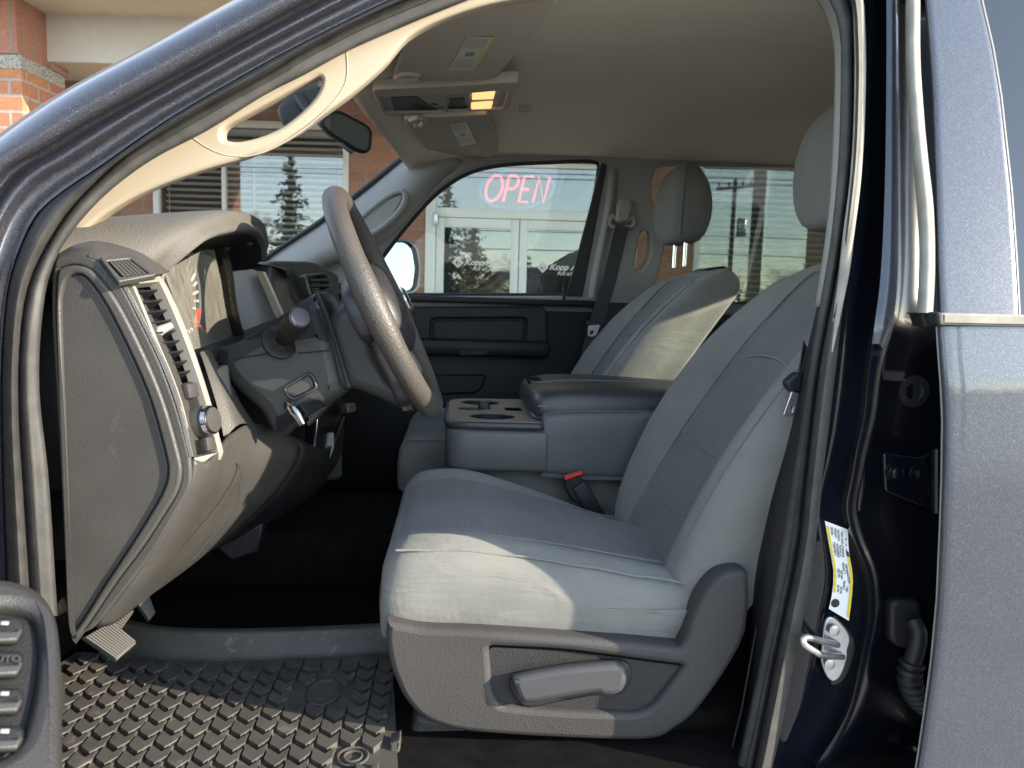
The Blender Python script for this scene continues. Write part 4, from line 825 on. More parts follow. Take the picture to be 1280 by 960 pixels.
# underside cowl of the wheel centre, facing the driver door
obj('wheel_cowl', [slabp(cr([(386,480),(398,412),(428,378),(447,368),(462,385),(478,430),(500,468),(520,512),(508,516),(470,500),(440,488),(424,492)], 4, True), [rc([(470,438),(480,433),(506,478),(490,474)], 5)], pY(450, 440, 1.27), (-.05, -1, -.05), .10, .022)], M['dash_olive'], wheel, 60)
obj('wheel_badge', lathe([(.026, 0), (.026, .003), (.020, .006), (.0, .007)], WC+WN*.036-UPW*.01, WN, 24), M['chrome'], wheel)

# ================================================================== PEDALS
def pedal(name, P, Y, N, th, m, nrib):
    O = pY(sum(p[0] for p in P)/len(P), sum(p[1] for p in P)/len(P), Y)
    a, b, c, d = [hit(x, y, O, N) for x, y in P]
    n = np.array(N, float)/np.linalg.norm(N)
    gs = [slabp(P, [], O, N, th, .003)]
    for k in range(nrib):
        t = (k+.5)/nrib; p, q = a*(1-t)+b*t, d*(1-t)+c*t; p, q = p*.95+q*.05, p*.05+q*.95
        gs.append(tube([p+n*.001, q+n*.001], .0022, 5))
    return obj(name, gs, m, truck)
pedal('parking_brake_pedal', [(104,796),(138,776),(171,803),(146,825)], 1.16, (.55, -.55, .75), .012, M['pedal'], 11)
pedal('brake_pedal', [(137,780),(160,755),(167,765),(152,786)], 1.24, (.5, -.5, .7), .01, M['pedal'], 9)
pedal('accelerator_pedal', [(166,747),(183,738),(194,768),(187,776)], 1.34, (.7, -.5, .6), .01, M['pedal'], 8)
obj('kick_panel', [rbox((-.80, 1.06, .90), (.30, .08, .80), .03)], M['dash_dark'], truck)
obj('kick_panel', [rbox((-.78, 2.66, .95), (.50, .10, .90), .03)], M['dash_dark'], truck)

# ================================================================== OVERHEAD
vz = 1.757
v1 = obj('sun_visor', slab2([tuple(pZ(x, y, vz)[:2]) for x, y in rc([(490,100),(508,52),(545,4),(705,-6),(622,97),(606,101),(520,103)], [8,10,20,20,14,14,14], 4)], [], (0, 0, vz+.016), (1, 0, 0), (0, 1, 0), .016, .005), M['visor'], truck)
obj('visor_pivot', [tube([pZ(x, y, vz-.002) for x, y in cr([(494,97),(505,92),(522,93),(520,98),(500,100)], 4)], .006, 8)], M['visor'], v1)
def vis_label(P, z, par):
    O = [pZ(x, y, z) for x, y in P]
    g = [(O, [(0, 1, 2, 3)])]
    def at(u, v, dz=-.0006): return O[0]*(1-u)*(1-v)+O[1]*u*(1-v)+O[2]*u*v+O[3]*(1-u)*v+np.array([0, 0, dz])
    l = obj('visor_label', g, M['label'], par)
    obj('yellow_band', [quad(at(.85, 0), at(1, 0), at(1, 1), at(.85, 1))], M['paleyellow'], l)
    ln = []
    for v0, v1_ in ((.04, .34), (.62, .94)):
        for k in range(7):
            u = .08+k*.11; ln.append(quad(at(u, v0), at(u+.03, v0), at(u+.03, v0+(v1_-v0)*random.uniform(.7, 1)), at(u, v1_)))
    ln.append(quad(at(.28, .42), at(.62, .42), at(.62, .54), at(.28, .54)))
    obj('print', ln, M['greyink'], l)
vis_label([(584,46),(619,46),(592,88),(561,88)], vz-.0015, v1)
v2 = obj('sun_visor', slab2([tuple(pZ(x, y, 1.742)[:2]) for x, y in rc([(502,149),(611,143),(625,188),(612,198),(562,203),(550,192),(532,187)], [8,6,10,10,8,5,4], 4)], [], (0, 0, 1.758), (1, 0, 0), (0, 1, 0), .016, .005), M['visor'], truck)
obj('visor_pivot', [tube([pZ(x, y, 1.738) for x, y in cr([(513,150),(522,147),(530,150),(526,156),(516,156)], 4)], .007, 8)], M['visor'], v2)
vis_label([(562,156),(583,152),(596,179),(576,183)], 1.7405, v2)
oz = 1.752
oc = obj('roof_console', slab2([tuple(pZ(x, y, oz)[:2]) for x, y in rc([(464,112),(560,108),(650,102),(634,139),(560,143),(478,145)], [6,30,6,8,30,8], 4)], [[tuple(pZ(x, y, oz)[:2]) for x, y in q] for q in (rc([(474,122),(554,119),(556,141),(481,142)], 3), rc([(557,120),(585,118),(586,139),(559,140)], 2), rc([(588,117),(634,113),(628,137),(589,138)], 3))], (0, 0, oz+.025), (1, 0, 0), (0, 1, 0), .025, .004), M['visor'], truck)
obj('console_pocket', [slab2([tuple(pZ(x, y, oz)[:2]) for x, y in ((470,118),(640,110),(632,140),(478,144))], [], (0, 0, oz+.012), (1, 0, 0), (0, 1, 0), .004), slabp([(488,122),(520,120),(552,141),(494,141)], [], (0, 0, oz+.0068), (0, 0, -1), .002, 0, (0, 1, 0)), disc(pZ(543, 131, oz+.0068), (0, 0, -1), .010, .002), slabp([(562,124),(580,122),(584,138),(560,138)], [], (0, 0, oz+.0068), (0, 0, -1), .002, 0, (0, 1, 0))], [M['grey_trim'], M['ink'], M['ink'], M['ink']], oc)
for P in ([(590,118),(619,116),(617,124),(590,125)], [(589,131),(616,129),(614,136),(589,137)]):
    obj('reading_lamp', [slabp(rc(P, 1), [], (0, 0, oz+.001), (0, 0, -1), .006, .0015, (0, 1, 0))], M['lamp'], oc)
obj('coat_hook', [rbox(pZ(657, 137, 1.80), (.035, .012, .012), .003)], M['visor'], truck)
rv = obj('rearview_mirror', [slabp(rc([(399,152),(409,138),(425,137),(462,157),(467,165),(465,188),(458,193),(448,191),(410,167)], [6,6,10,8,8,6,6,8,10], 4), [], pY(432, 165, 1.86), np.array([.55, -.80, -.20]), .03, .008)], M['rubber_dark'], truck)
obj('mirror_glass', slabp(rc([(404,154),(412,143),(425,142),(459,160),(462,167),(460,185),(455,188),(448,186),(414,165)], 5), [], pY(432, 165, 1.86)+np.array([.55, -.80, -.20])*.002, np.array([.55, -.80, -.20]), .002), M['dim_mirror'], rv)
obj('mirror_arm', tube([pY(400, 150, 1.90), pY(385, 138, 1.92), pY(372, 118, 1.95)], [.012, .014, .02], 10), M['dash_dark'], rv)
obj('sensor_housing', [slabY(sm([(346,140),(352,126),(378,104),(398,100),(404,112),(398,132),(380,152),(358,160)], 4), [], 1.93, .04, .012)], M['dash_dark'], rv)
obj('day_night_tab', tube([pY(428, 180, 1.86), pY(434, 186, 1.85), pY(441, 190, 1.85)], .006, 8), M['rubber_dark'], rv)

# ================================================================== NEAR PILLAR, REAR DOOR
ys = [-60,60,237,342,400,464,520,560,600,630,655,680,705,730,770,810,850,885,920,956,1020]
cx_ = {-60:[1077,1084,1091,1095,1106,1109,1122,1126,1150,1200],60:[1080,1086,1092,1096,1107,1110,1122,1126,1150,1200],237:[1071,1077,1083,1087,1104,1107,1123,1128,1160,1205],342:[1058,1065,1072,1076,1098,1102,1122,1128,1162,1210],400:[1050,1058,1064,1068,1090,1095,1116,1122,1160,1210],
 464:[1040,1050,1056,1060,1080,1085,1098,1106,1160,1210],520:[1033,1043,1049,1053,1074,1080,1090,1098,1160,1210],560:[1027,1036,1042,1047,1066,1071,1080,1088,1160,1210],600:[1024,1028,1033,1038,1058,1064,1072,1080,1160,1210],630:[1020,1022,1027,1031,1052,1058,1066,1074,1160,1210],655:[1017,1021,1027,1032,1056,1061,1069,1077,1160,1210],680:[1014,1025,1031,1036,1064,1069,1077,1085,1160,1205],705:[1010,1028,1034,1039,1075,1080,1088,1096,1160,1205],
 730:[1006,1028,1034,1039,1081,1086,1094,1102,1160,1205],770:[999,1020,1026,1031,1081,1086,1095,1104,1160,1200],810:[990,1012,1018,1024,1074,1079,1088,1097,1158,1198],850:[983,1004,1009,1014,1066,1071,1080,1090,1154,1195],885:[976,997,1002,1007,1056,1062,1071,1081,1148,1190],920:[969,982,987,992,1038,1044,1055,1066,1142,1185],956:[961,968,973,979,1014,1021,1034,1046,1136,1180],1020:[948,955,960,965,980,988,1002,1016,1125,1175]}
cyp = [1.018,1.008,1.012,1.030,1.030,1.012,1.012,1.050,1.056,1.060]
up_ = [1.008,1.000,1.006,1.040,1.040,.992,.992,1.050,1.056,1.060]
prow = []
for y in ys:
    f = min(1, max(0, (470-y)/100)); yy = [a*(1-f)+b*f+Yap(y)-1.0 for a, b in zip(cyp, up_)]
    prow.append([pY(x, y, Y) for x, Y in zip(cx_[y], yy)])
V, Fc = grid(prow, 1, 4)
def upr(P):   # widen the two small corner radii: insert midpoints
    return P
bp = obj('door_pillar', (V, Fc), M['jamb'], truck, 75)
# crease along the upper pillar, its sunlight painted as a paler strip
obj('pillar_lit_crease', grid([[pY(x, y, Y+Yap(y)-1.0) for x, y in P] for P, Y in (([(1108,-40),(1108,100),(1106,237),(1101,342),(1094,400),(1090,430)], 0.990), ([(1116,-40),(1116,100),(1115,237),(1112,342),(1105,400),(1098,430)], 0.985), ([(1122,-40),(1123,100),(1123,237),(1122,342),(1117,395),(1104,436)], 0.990))], 4, 3), M['skin'], bp, 80)
obj('hinge', [slabY(rc([(1104,566),(1150,572),(1180,560),(1180,640),(1150,632),(1106,614)], 5), [], 1.042, .012, .003), rbox(pY(1178, 600, 1.03), (.02, .03, .05), .004), tube([pY(1172, 560, 1.03), pY(1172, 640, 1.03)], .009, 10)]+
    [lathe([(.015, 0), (.015, .003), (.009, .004), (.009, .011), (.007, .012)], pY(x, y, 1.042), (0, -1, 0), 12) for x, y in ((1118,590),(1149,592))], M['jamb'], bp)
obj('body_plug', lathe([(.024, 0), (.024, .004), (.014, .005), (.012, .002)], pY(1141, 489, 1.056), (0, -1, 0), 24), M['rubber_dark'], bp)
obj('pillar_dimple', tube([pY(1078, 588, 1.046), pY(1075, 612, 1.046), pY(1073, 638, 1.046)], [.004, .006, .004], 8), M['jamb'], bp)
obj('body_plug', disc(pY(1100, 545, 1.052), (0, -1, 0), .006, .004, 12), M['jamb'], bp)
cond = [pY(x, y, Y) for x, y, Y in ((1142,776,1.03),(1148,790,1.02),(1146,808,1.015),(1140,828,1.015),(1137,846,1.015),(1141,862,1.02),(1150,876,1.03),(1164,886,1.04))]
cc_ = resamp(cr(cond, 8), 80); rad = [.0125 if i < 28 else (.0135+.0045*(math.sin(i*1.15) > 0)) for i in range(80)]
obj('wiring_boot', [slabY(rc([(1113,757),(1122,750),(1152,752),(1156,790),(1148,812),(1124,812),(1113,800)], 7), [], 1.034, .022, .007), tube(cc_, rad, 14)], M['rubber_dark'], bp, 30)
obj('check_bolt', [lathe([(.012, 0), (.012, .006), (.007, .008), (.007, .018), (.010, .02), (.010, .026)], pY(1117, 925, 1.05), (0, -.3, 1), 12), lathe([(.014, 0), (.014, .02), (.008, .03)], pY(1140, 945, 1.045), (0, -.5, 1), 12)], M['jamb'], bp)
st_ = obj('door_striker', [slabY(sm([(1036,772),(1046,774),(1059,788),(1063,800),(1060,812),(1059,824),(1052,844),(1043,852),(1034,846),(1027,826),(1028,806),(1030,784)], 4), [], 1.022, .006, .002),
                           lathe([(.008, 0), (.008, .003), (.004, .004)], pY(1042, 788, 1.017), (0, -1, 0), 16), lathe([(.008, 0), (.008, .003), (.004, .004)], pY(1036, 830, 1.017), (0, -1, 0), 16),
                           tube([pY(x, y, Y) for x, y, Y in cr([(1047,806,1.02),(1030,802,1.0),(1010,797,.978),(1004,799,.972),(1006,806,.970),(1018,814,.975),(1028,819,.985),(1053,821,1.02)], 5)], .0048, 10)], M['zinc'], bp)
obj('striker_shim', slabY(sm([(1040,774),(1052,778),(1064,794),(1068,806),(1064,828),(1055,848),(1046,855),(1038,848)], 4), [], 1.029, .006), M['rubber_dark'], bp)
# tyre placard: curved sheet with printed bands
Ls = cr([(1031,651),(1037,686),(1042,716),(1040,743),(1036,761)], 5); Rs = cr([(1060,662),(1061,690),(1066,718),(1065,745),(1061,776)], 5)
L_ = resamp(np.array([pY(x, y, 1.024) for x, y in Ls]), 25); R__ = resamp(np.array([pY(x, y, 1.024) for x, y in Rs]), 25)
def lab(u, v, o=0): 
    k = v*24; i = min(23, int(k)); f = k-i; a = L_[i]*(1-f)+L_[i+1]*f; b = R__[i]*(1-f)+R__[i+1]*f; return a*(1-u)+b*u+np.array([0, -o, 0])
def lq(u0, u1, v0, v1_, o): return grid([[lab(u0, v, o) for v in np.linspace(v0, v1_, 8)], [lab(u1, v, o) for v in np.linspace(v0, v1_, 8)]], 1, 1)
pl = obj('tyre_placard', [lq(0, 1, 0, 1, 0)], M['white'], bp)
obj('yellow_band', [lq(.02, .14, .05, .80, .0008), lq(.84, .98, .30, .97, .0008)], M['yellow'], pl)
pr_ = [lq(.84, .98, .24, .30, .0008), disc(lab(.22, .905, .001), (0, -1, 0), .0065, .0008, 16)]
def word(t, u, v, size):
    p, q = lab(u, v, .0008), lab(u, v+.04, .0008); xd = (q-p)/np.linalg.norm(q-p); N0 = np.array([0, -1.0, 0]); N0 -= xd*np.dot(N0, xd); N0 /= np.linalg.norm(N0)
    return text(t, size, p, xd, np.cross(N0, xd), .0002, 0, 'LEFT', 0)
for u, ws in ((.66, ((.05, 'TIRE AND LOADING'), (.42, 'INFORMATION'), (.66, 'TIRE'))), (.50, ((.05, 'SEATING'), (.22, 'TOTAL 6'), (.42, 'FRONT 3'), (.62, 'REAR 3'))), (.36, ((.05, 'FRONT'), (.22, 'P275/60R20'), (.52, '250 kPa'), (.70, '36 PSI'))), (.21, ((.05, 'SPARE'), (.22, 'P265/70R17'), (.52, '250 kPa'), (.70, '36 PSI')))):
    for v, t in ws: pr_.append(word(t, u, v, .0044))
for v in (.10, .16, .22): pr_.append(lq(.86, .90, v, v+.03, .0009))
obj('print', pr_, M['ink'], pl)
# near pillar trim below the belt line, belt webbing and tongue
tw = obj('pillar_trim', [grid([[pY(x, y, 1.115) for x, y in ((1022,380),(1008,440),(988,530),(962,620),(944,720),(938,800),(926,880),(900,970),(885,1030))], [pY(x, y, 1.085) for x, y in ((1024,384),(1012,440),(992,540),(968,640),(952,740),(946,820),(934,900),(908,975),(893,1030))], [pY(x, y, 1.06) for x, y in ((1032,384),(1022,440),(1004,560),(988,660),(972,760),(962,840),(945,910),(925,975),(905,1030))], [pY(x, y, 1.045) for x, y in ((1040,384),(1030,440),(1014,560),(1000,660),(984,760),(972,840),(958,910),(938,975),(918,1030))]], 4, 4)], M['dash_dark'], truck, 70, solid=.004)
tw['label'] = 'black trim of the near door pillar'
obj('pillar_trim', [grid([[pY(x, y, Yap(y)+.075) for x, y in ((1020,-8),(1036,22),(1045,60),(1046,120),(1043,200),(1039,260),(1030,330),(1021,384))], [pY(x, y, Yap(y)+.05) for x, y in ((1026,-16),(1043,18),(1052,56),(1053,120),(1051,200),(1047,260),(1038,330),(1027,384))], [pY(x, y, Yap(y)+.035) for x, y in ((1032,-18),(1048,18),(1057,56),(1058,120),(1056,200),(1052,260),(1043,330),(1032,384))]], 4, 3)], M['grey_trim'], truck, 70, solid=.004)
nb = obj('seat_belt', ribbon([pY(x, y, Y) for x, y, Y in ((1006,430,1.14),(1000,470,1.13),(985,540,1.125),(966,640,1.12),(952,760,1.115),(930,880,1.10),(908,970,1.09))], (.5, .8, 0), .046), M['belt'], truck)
obj('buckle_tongue', [slabY(rc([(990,489),(999,492),(994,517),(989,521),(979,519)], 2), [rc([(986,507),(992,508),(990,516),(984,515)], 1)], 1.085, .004, .001), slabY(rc([(984,477),(998,465),(1004,470),(1002,490),(990,491),(984,483)], 3), [], 1.095, .02, .004)], [M['zinc'], M['rubber_dark']], nb)

# ---- rear door
Yd = lambda y: .935+(max(0, (400-y))/490)*.14
lowY = lambda y: np.interp(y, [395, 480, 600, 760, 1040], [.930, .918, .912, .918, .935])
ly = [408,440,480,525,600,660,750,825,900,960,1040]
lx = [1179,1181,1184,1186,1185,1183,1179,1172,1162,1153,1138]
rows = []
for y, x in zip(ly, lx):
    Y = lowY(y)
    rows.append([pY(x-8, y, Y+.050), pY(x-8.5, y, Y+.012), pY(x-6, y, Y+.005), pY(x-2.5, y, Y+.001), pY(x+2, y, Y-.0005), pY(x+10, y, Y-.0011), pY(x+25, y, Y-.0018), pY(x+60, y, Y-.003), pY(x+140, y, Y-.006), pY(x+300, y, Y-.01), pY(x+700, y, Y-.004)])
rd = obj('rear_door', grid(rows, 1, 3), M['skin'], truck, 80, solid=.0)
obj('hem_glint', tube([pY(x-8, y, lowY(y)+.010) for x, y in zip(lx, ly)], .0016, 6), M['silver'], rd)  # silver line stands in for light caught on the hem
fy = [-80,0,60,120,237,320,394]; fl = [1155,1160,1165,1169,1173,1175,1178]; fr_ = [1207,1226,1240,1250,1263,1269,1273]
rows = [[pY(a-5, y, Yd(y)+.045), pY(a-4, y, Yd(y)+.008), pY(a-1, y, Yd(y)+.0015), pY(a+2, y, Yd(y)), pY(a+7, y, Yd(y)-.0002), pY(a+14, y, Yd(y)-.0003), pY((a+b)/2, y, Yd(y)-.0005), pY(b-14, y, Yd(y)-.0003), pY(b-6, y, Yd(y)-.0002), pY(b-1, y, Yd(y)-.0001), pY(b, y, Yd(y)+.0006), pY(b+1, y, Yd(y)+.016)] for y, a, b in zip(fy, fl, fr_)]
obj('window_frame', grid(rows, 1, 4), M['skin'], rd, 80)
obj('frame_edge', tube([pY(b+1, y, Yd(y)+.001) for y, b in zip(fy, fr_)], .002, 6), M['silver'], rd)
obj('window_glass', grid([[pY(b-4, y, Yd(y)+.014), pY(b+120, y, Yd(y)+.012), pY(b+700, y, Yd(y)+.014)] for y, b in zip(fy, fr_)], 1, 4), M['glass_priv'], rd)
sL = [(1132,-60),(1132,0),(1132,75),(1136,150),(1141,200),(1146,260),(1149,315),(1146,391)]; sR = [(1151,-60),(1151,0),(1151,75),(1156,150),(1161,200),(1168,260),(1171,330),(1167,391)]
obj('frame_weatherstrip', [grid([[pY(l[0]*(1-f)+r[0]*f, l[1]*(1-f)+r[1]*f, Yd(l[1])+d) for l, r in zip(sL, sR)] for f, d in ((0, .05), (.02, .020), (.2, .002), (.5, -.006), (.8, -.004), (.98, .008), (1, .04))], 4, 3), slabY([(1146,391),(1167,391),(1176,400),(1172,412),(1156,408),(1152,394)], [], .955, .03, .004)], [M['rubber_grey'], M['rubber_dark']], rd, 70)
obj('belt_moulding', [slabY(rc([(1178,391),(1500,398),(1500,413),(1178,406)], 1.5), [], .918, .02, .003), slabY(rc([(1171,390),(1180,390),(1180,408),(1173,407)], 3), [], .915, .024, .003)], [M['rubber_grey'], M['rubber_dark']], rd)

obj('inner_panel', [rbox((1.22, 1.04, .86), (.92, .07, .80), .02)], M['dash_dark'], rd)
# ---- open front door, only its arm rest with the window switches reaches into view
fdr = obj('front_door', [rbox((-.625, .48, 1.0), (.09, .98, .72), .03)], M['dash'], truck)
fdr['label'] = 'open driver door with window switches on its arm rest'
pN = np.array([.45, -.42, .80]); pO = pY(30, 850, .52)
pod = rc([(-160,722),(12,718),(52,732),(74,764),(81,830),(82,1010),(-160,1010)], [10,40,40,50,60,20,10], 5)
podi = rc([(-120,758),(20,758),(44,766),(51,800),(46,860),(28,925),(0,945),(-120,960)], [6,14,16,20,30,30,20,6], 4)
ar = obj('door_armrest', [slabp(pod, [podi], pO, pN, .05, .010), rbox((-.46, .50, .93), (.26, .30, .06), .02)], M['pod'], fdr, 60)
obj('switch_well', slabp(podi, [], pO-pN/np.linalg.norm(pN)*.012, pN, .004), M['dash_dark'], ar)
for k, y in enumerate((770, 812, 858, 905)):
    sw = obj('window_switch', [slabp(rc([(-24,y),(25,y-1),(32,y+6),(30,y+20),(24,y+26),(-24,y+28)], 4), [], pO+pN*.001, pN, .014, .004)], M['dash_dark'], ar)
    sw2 = obj('switch_cap', slabp(rc([(-20,y+19),(20,y+18),(30,y+14),(22,y+30),(-20,y+32)], 3), [], pO+pN*.005, pN, .006, .002), M['dash_olive'], sw)
    O_ = hit(6, y+9, pO+pN*.003, pN); u_ = hit(16, y+9, pO+pN*.003, pN)-O_; u_ /= np.linalg.norm(u_); n_ = pN/np.linalg.norm(pN)
    if k in (1,): obj('print', text('AUTO', .007, O_-np.cross(n_, u_)*.004, u_, np.cross(n_, u_), .0004), M['valence'], sw)
    else: obj('print', [rbox(O_, (.005, .003, .0006), .0003, frame_rot(u_, n_))], M['greyink'], sw)

# ================================================================== FLOOR MAT (loose, lies on the carpet)
MZ = .602
mo = [tuple(pZ(x, y, MZ)[:2]) for x, y in ((60,1010),(60,840),(95,815),(180,818),(300,822),(400,818),(490,814),(500,1010))]
matb = thing('floor_mat', 'black rubber floor mat with tyre tread blocks in the driver footwell', 'floor mat', tuple(pZ(300, 860, MZ-.004)))
tops = [pZ(x, y, MZ) for x, y in ((120,806),(180,822),(240,826),(300,826),(400,822),(495,817))]
lipA = [p+np.array([0, .008, .006]) for p in tops]; lipB = [p+np.array([0, .026, .030]) for p in tops]; lipC = [p+np.array([0, .034, .040]) for p in tops]; lipD = [p+np.array([0, .050, .040]) for p in tops]
sheet = [slab2(mo, [], (0, 0, MZ), (1, 0, 0), (0, 1, 0), .004), grid([tops, lipA, lipB, lipC, lipD], 4, 4)]
obj('mat_sheet', sheet, M['mat'], matb, 60)
obj('mat_edge', [slabp(rc([(476,1000),(484,965),(487,930),(500,925),(500,940),(494,945),(490,1000)], 2), [], pY(488, 950, 1.06), (0, -1, 0), .03, .004)], M['mat'], matb)
bl = []
px_, py_ = .034, .0385
ov = pZ(405, 868, MZ); rg = pZ(441, 948, MZ)
o2 = [(-.0162,.014),(.004,-.004),(.0162,.014),(.0162,-.014),(.013,-.018),(.004,-.033),(-.013,-.019),(-.0162,-.014)]
for j in range(-3, 18):
    for i in range(-3, 26):
        bx_ = -.66+i*px_+random.uniform(-.0006, .0006); by = .97+j*py_+(.011 if i % 2 else 0)
        if not (-.665 < bx_ < -.085 and .95 < by < 1.47): continue
        q = np.array([bx_, by-.008])
        if ((q[0]-ov[0])/.046)**2+((q[1]-ov[1])/.058)**2 < 1 or np.linalg.norm(q-rg[:2]) < .040: continue
        lim = np.interp(bx_, [p[0] for p in tops], [p[1] for p in tops])
        if by > lim-.022: continue
        n = len(o2); h = .0085; c0 = np.array([0, -.008])
        Vv = [np.array([bx_+a, by+b, MZ-.001]) for a, b in o2]+[np.array([bx_+a*.93, by+c0[1]+(b-c0[1])*.90, MZ+h]) for a, b in o2]
        Ff = [(k, (k+1) % n, n+(k+1) % n, n+k) for k in range(n)]+[tuple(range(n, 2*n))]
        bl.append((Vv, Ff))
obj('tread_blocks', join(*bl), M['mat'], matb, 20)
obj('oval_badge', [tube([np.array([ov[0]+.026*math.cos(t), ov[1]+.040*math.sin(t), MZ+.003]) for t in np.linspace(0, 2*math.pi, 32, endpoint=False)], .003, 6, True), slab2([(ov[0]+.024*math.cos(t), ov[1]+.038*math.sin(t)) for t in np.linspace(0, 2*math.pi, 32, endpoint=False)], [], (0, 0, MZ+.003), (1, 0, 0), (0, 1, 0), .003)], M['mat'], matb)
obj('ring_badge', [tube([np.array([rg[0]+r*math.cos(t), rg[1]+r*math.sin(t), MZ+.003]) for t in np.linspace(0, 2*math.pi, 24, endpoint=False)], .0022, 6, True) for r in (.022, .013)], M['mat'], matb)

# ================================================================== THE SHOP
DW = 8.1                                   # distance of the shop front
shop = thing('shop_building', 'orange brown brick shop with white framed glass doors and blinds in its windows', 'shop building', tuple(S(0, DW+3, 0)))
def sbox(a0, a1, d0, d1, z0, z1, bev=0.0):
    return rbox(S((a0+a1)/2, (d0+d1)/2, (z0+z1)/2), (a1-a0, d1-d0, z1-z0), bev, np.stack([ALO, FWD, UPV], 1))
def A(px, py, D=DW): return sB(px, py, D)[0]
def Zb(px, py, D=DW): return sB(px, py, D)[1]
wl0, wl1 = A(192, 250), A(436, 200)        # left window
dr0, dr1 = A(532, 290), A(757, 290)        # door opening
wr0, wr1 = A(871, 240), A(1215, 240)       # right window
zhd = Zb(350, 152)                         # heads of the windows
zd = Zb(640, 203)                          # head of the door frame
zs = 0.75
wallD = [(-7.5, wl0), (wl1, dr0), (dr1, wr0), (wr1, 9.0)]
gs = [sbox(a, b, DW, DW+.25, .1, 4.2) for a, b in wallD]
gs += [sbox(wl0, wl1, DW, DW+.25, zhd, 4.2), sbox(wl0, wl1, DW, DW+.25, .1, zs), sbox(dr0, dr1, DW, DW+.25, zd, 4.2), sbox(wr0, wr1, DW, DW+.25, zhd, 4.2), sbox(wr0, wr1, DW, DW+.25, .1, zs)]
obj('brick_wall', gs, M['brick'], shop, smooth=False)
obj('interior', [sbox(-7.5, 9.0, DW+4.0, DW+4.1, .1, 4.2), sbox(-7.5, 9, DW+.25, DW+4.0, 4.0, 4.1), sbox(-7.5, 9, DW+.25, DW+4.0, .08, .14)], M['inside'], shop, smooth=False)
# window: frame, glass, blind
def window(a0, a1, z0, z1, mull):
    fr = obj('window', [sbox(a0, a0+.06, DW-.02, DW+.06, z0, z1, .005), sbox(a1-.06, a1, DW-.02, DW+.06, z0, z1, .005), sbox(a0+.06, a1-.06, DW-.018, DW+.058, z1-.07, z1, .005), sbox(a0+.06, a1-.06, DW-.018, DW+.058, z0, z0+.06, .005)]+[sbox(m-.02, m+.02, DW-.016, DW+.055, z0+.06, z1-.07, .004) for m in mull], M['alu'], shop)
    obj('pane', slab2([(a0+.05, z0+.05), (a1-.05, z0+.05), (a1-.05, z1-.05), (a0+.05, z1-.05)], [], S(0, DW+.015, 0), ALO, UPV, .006), M['shopglass'], fr)
    sl = []; z = z1-.12; c, s_ = math.cos(R_(20)), math.sin(R_(20))
    while z > z0+.08:
        sl.append(rbox(S((a0+a1)/2, DW+.13, z), (a1-a0-.16, .052, .005), 0, np.stack([ALO, FWD*c-UPV*s_, FWD*s_+UPV*c], 1))); z -= .066
    obj('blind', sl, M['blind'], fr, smooth=False)
    n = max(2, int((a1-a0)/.7))
    obj('blind_cords', [tube([S(a0+.12+(a1-a0-.24)*k/n, DW+.105, z0+.08), S(a0+.12+(a1-a0-.24)*k/n, DW+.105, z1-.08)], .004, 5) for k in range(n+1)]+[sbox(a0+.08, a1-.08, DW+.09, DW+.16, z1-.12, z1-.07)], M['blind'], fr)
window(wl0, wl1, zs, zhd, [A(280, 250)])
window(wr0, wr1, zs, zhd, [])
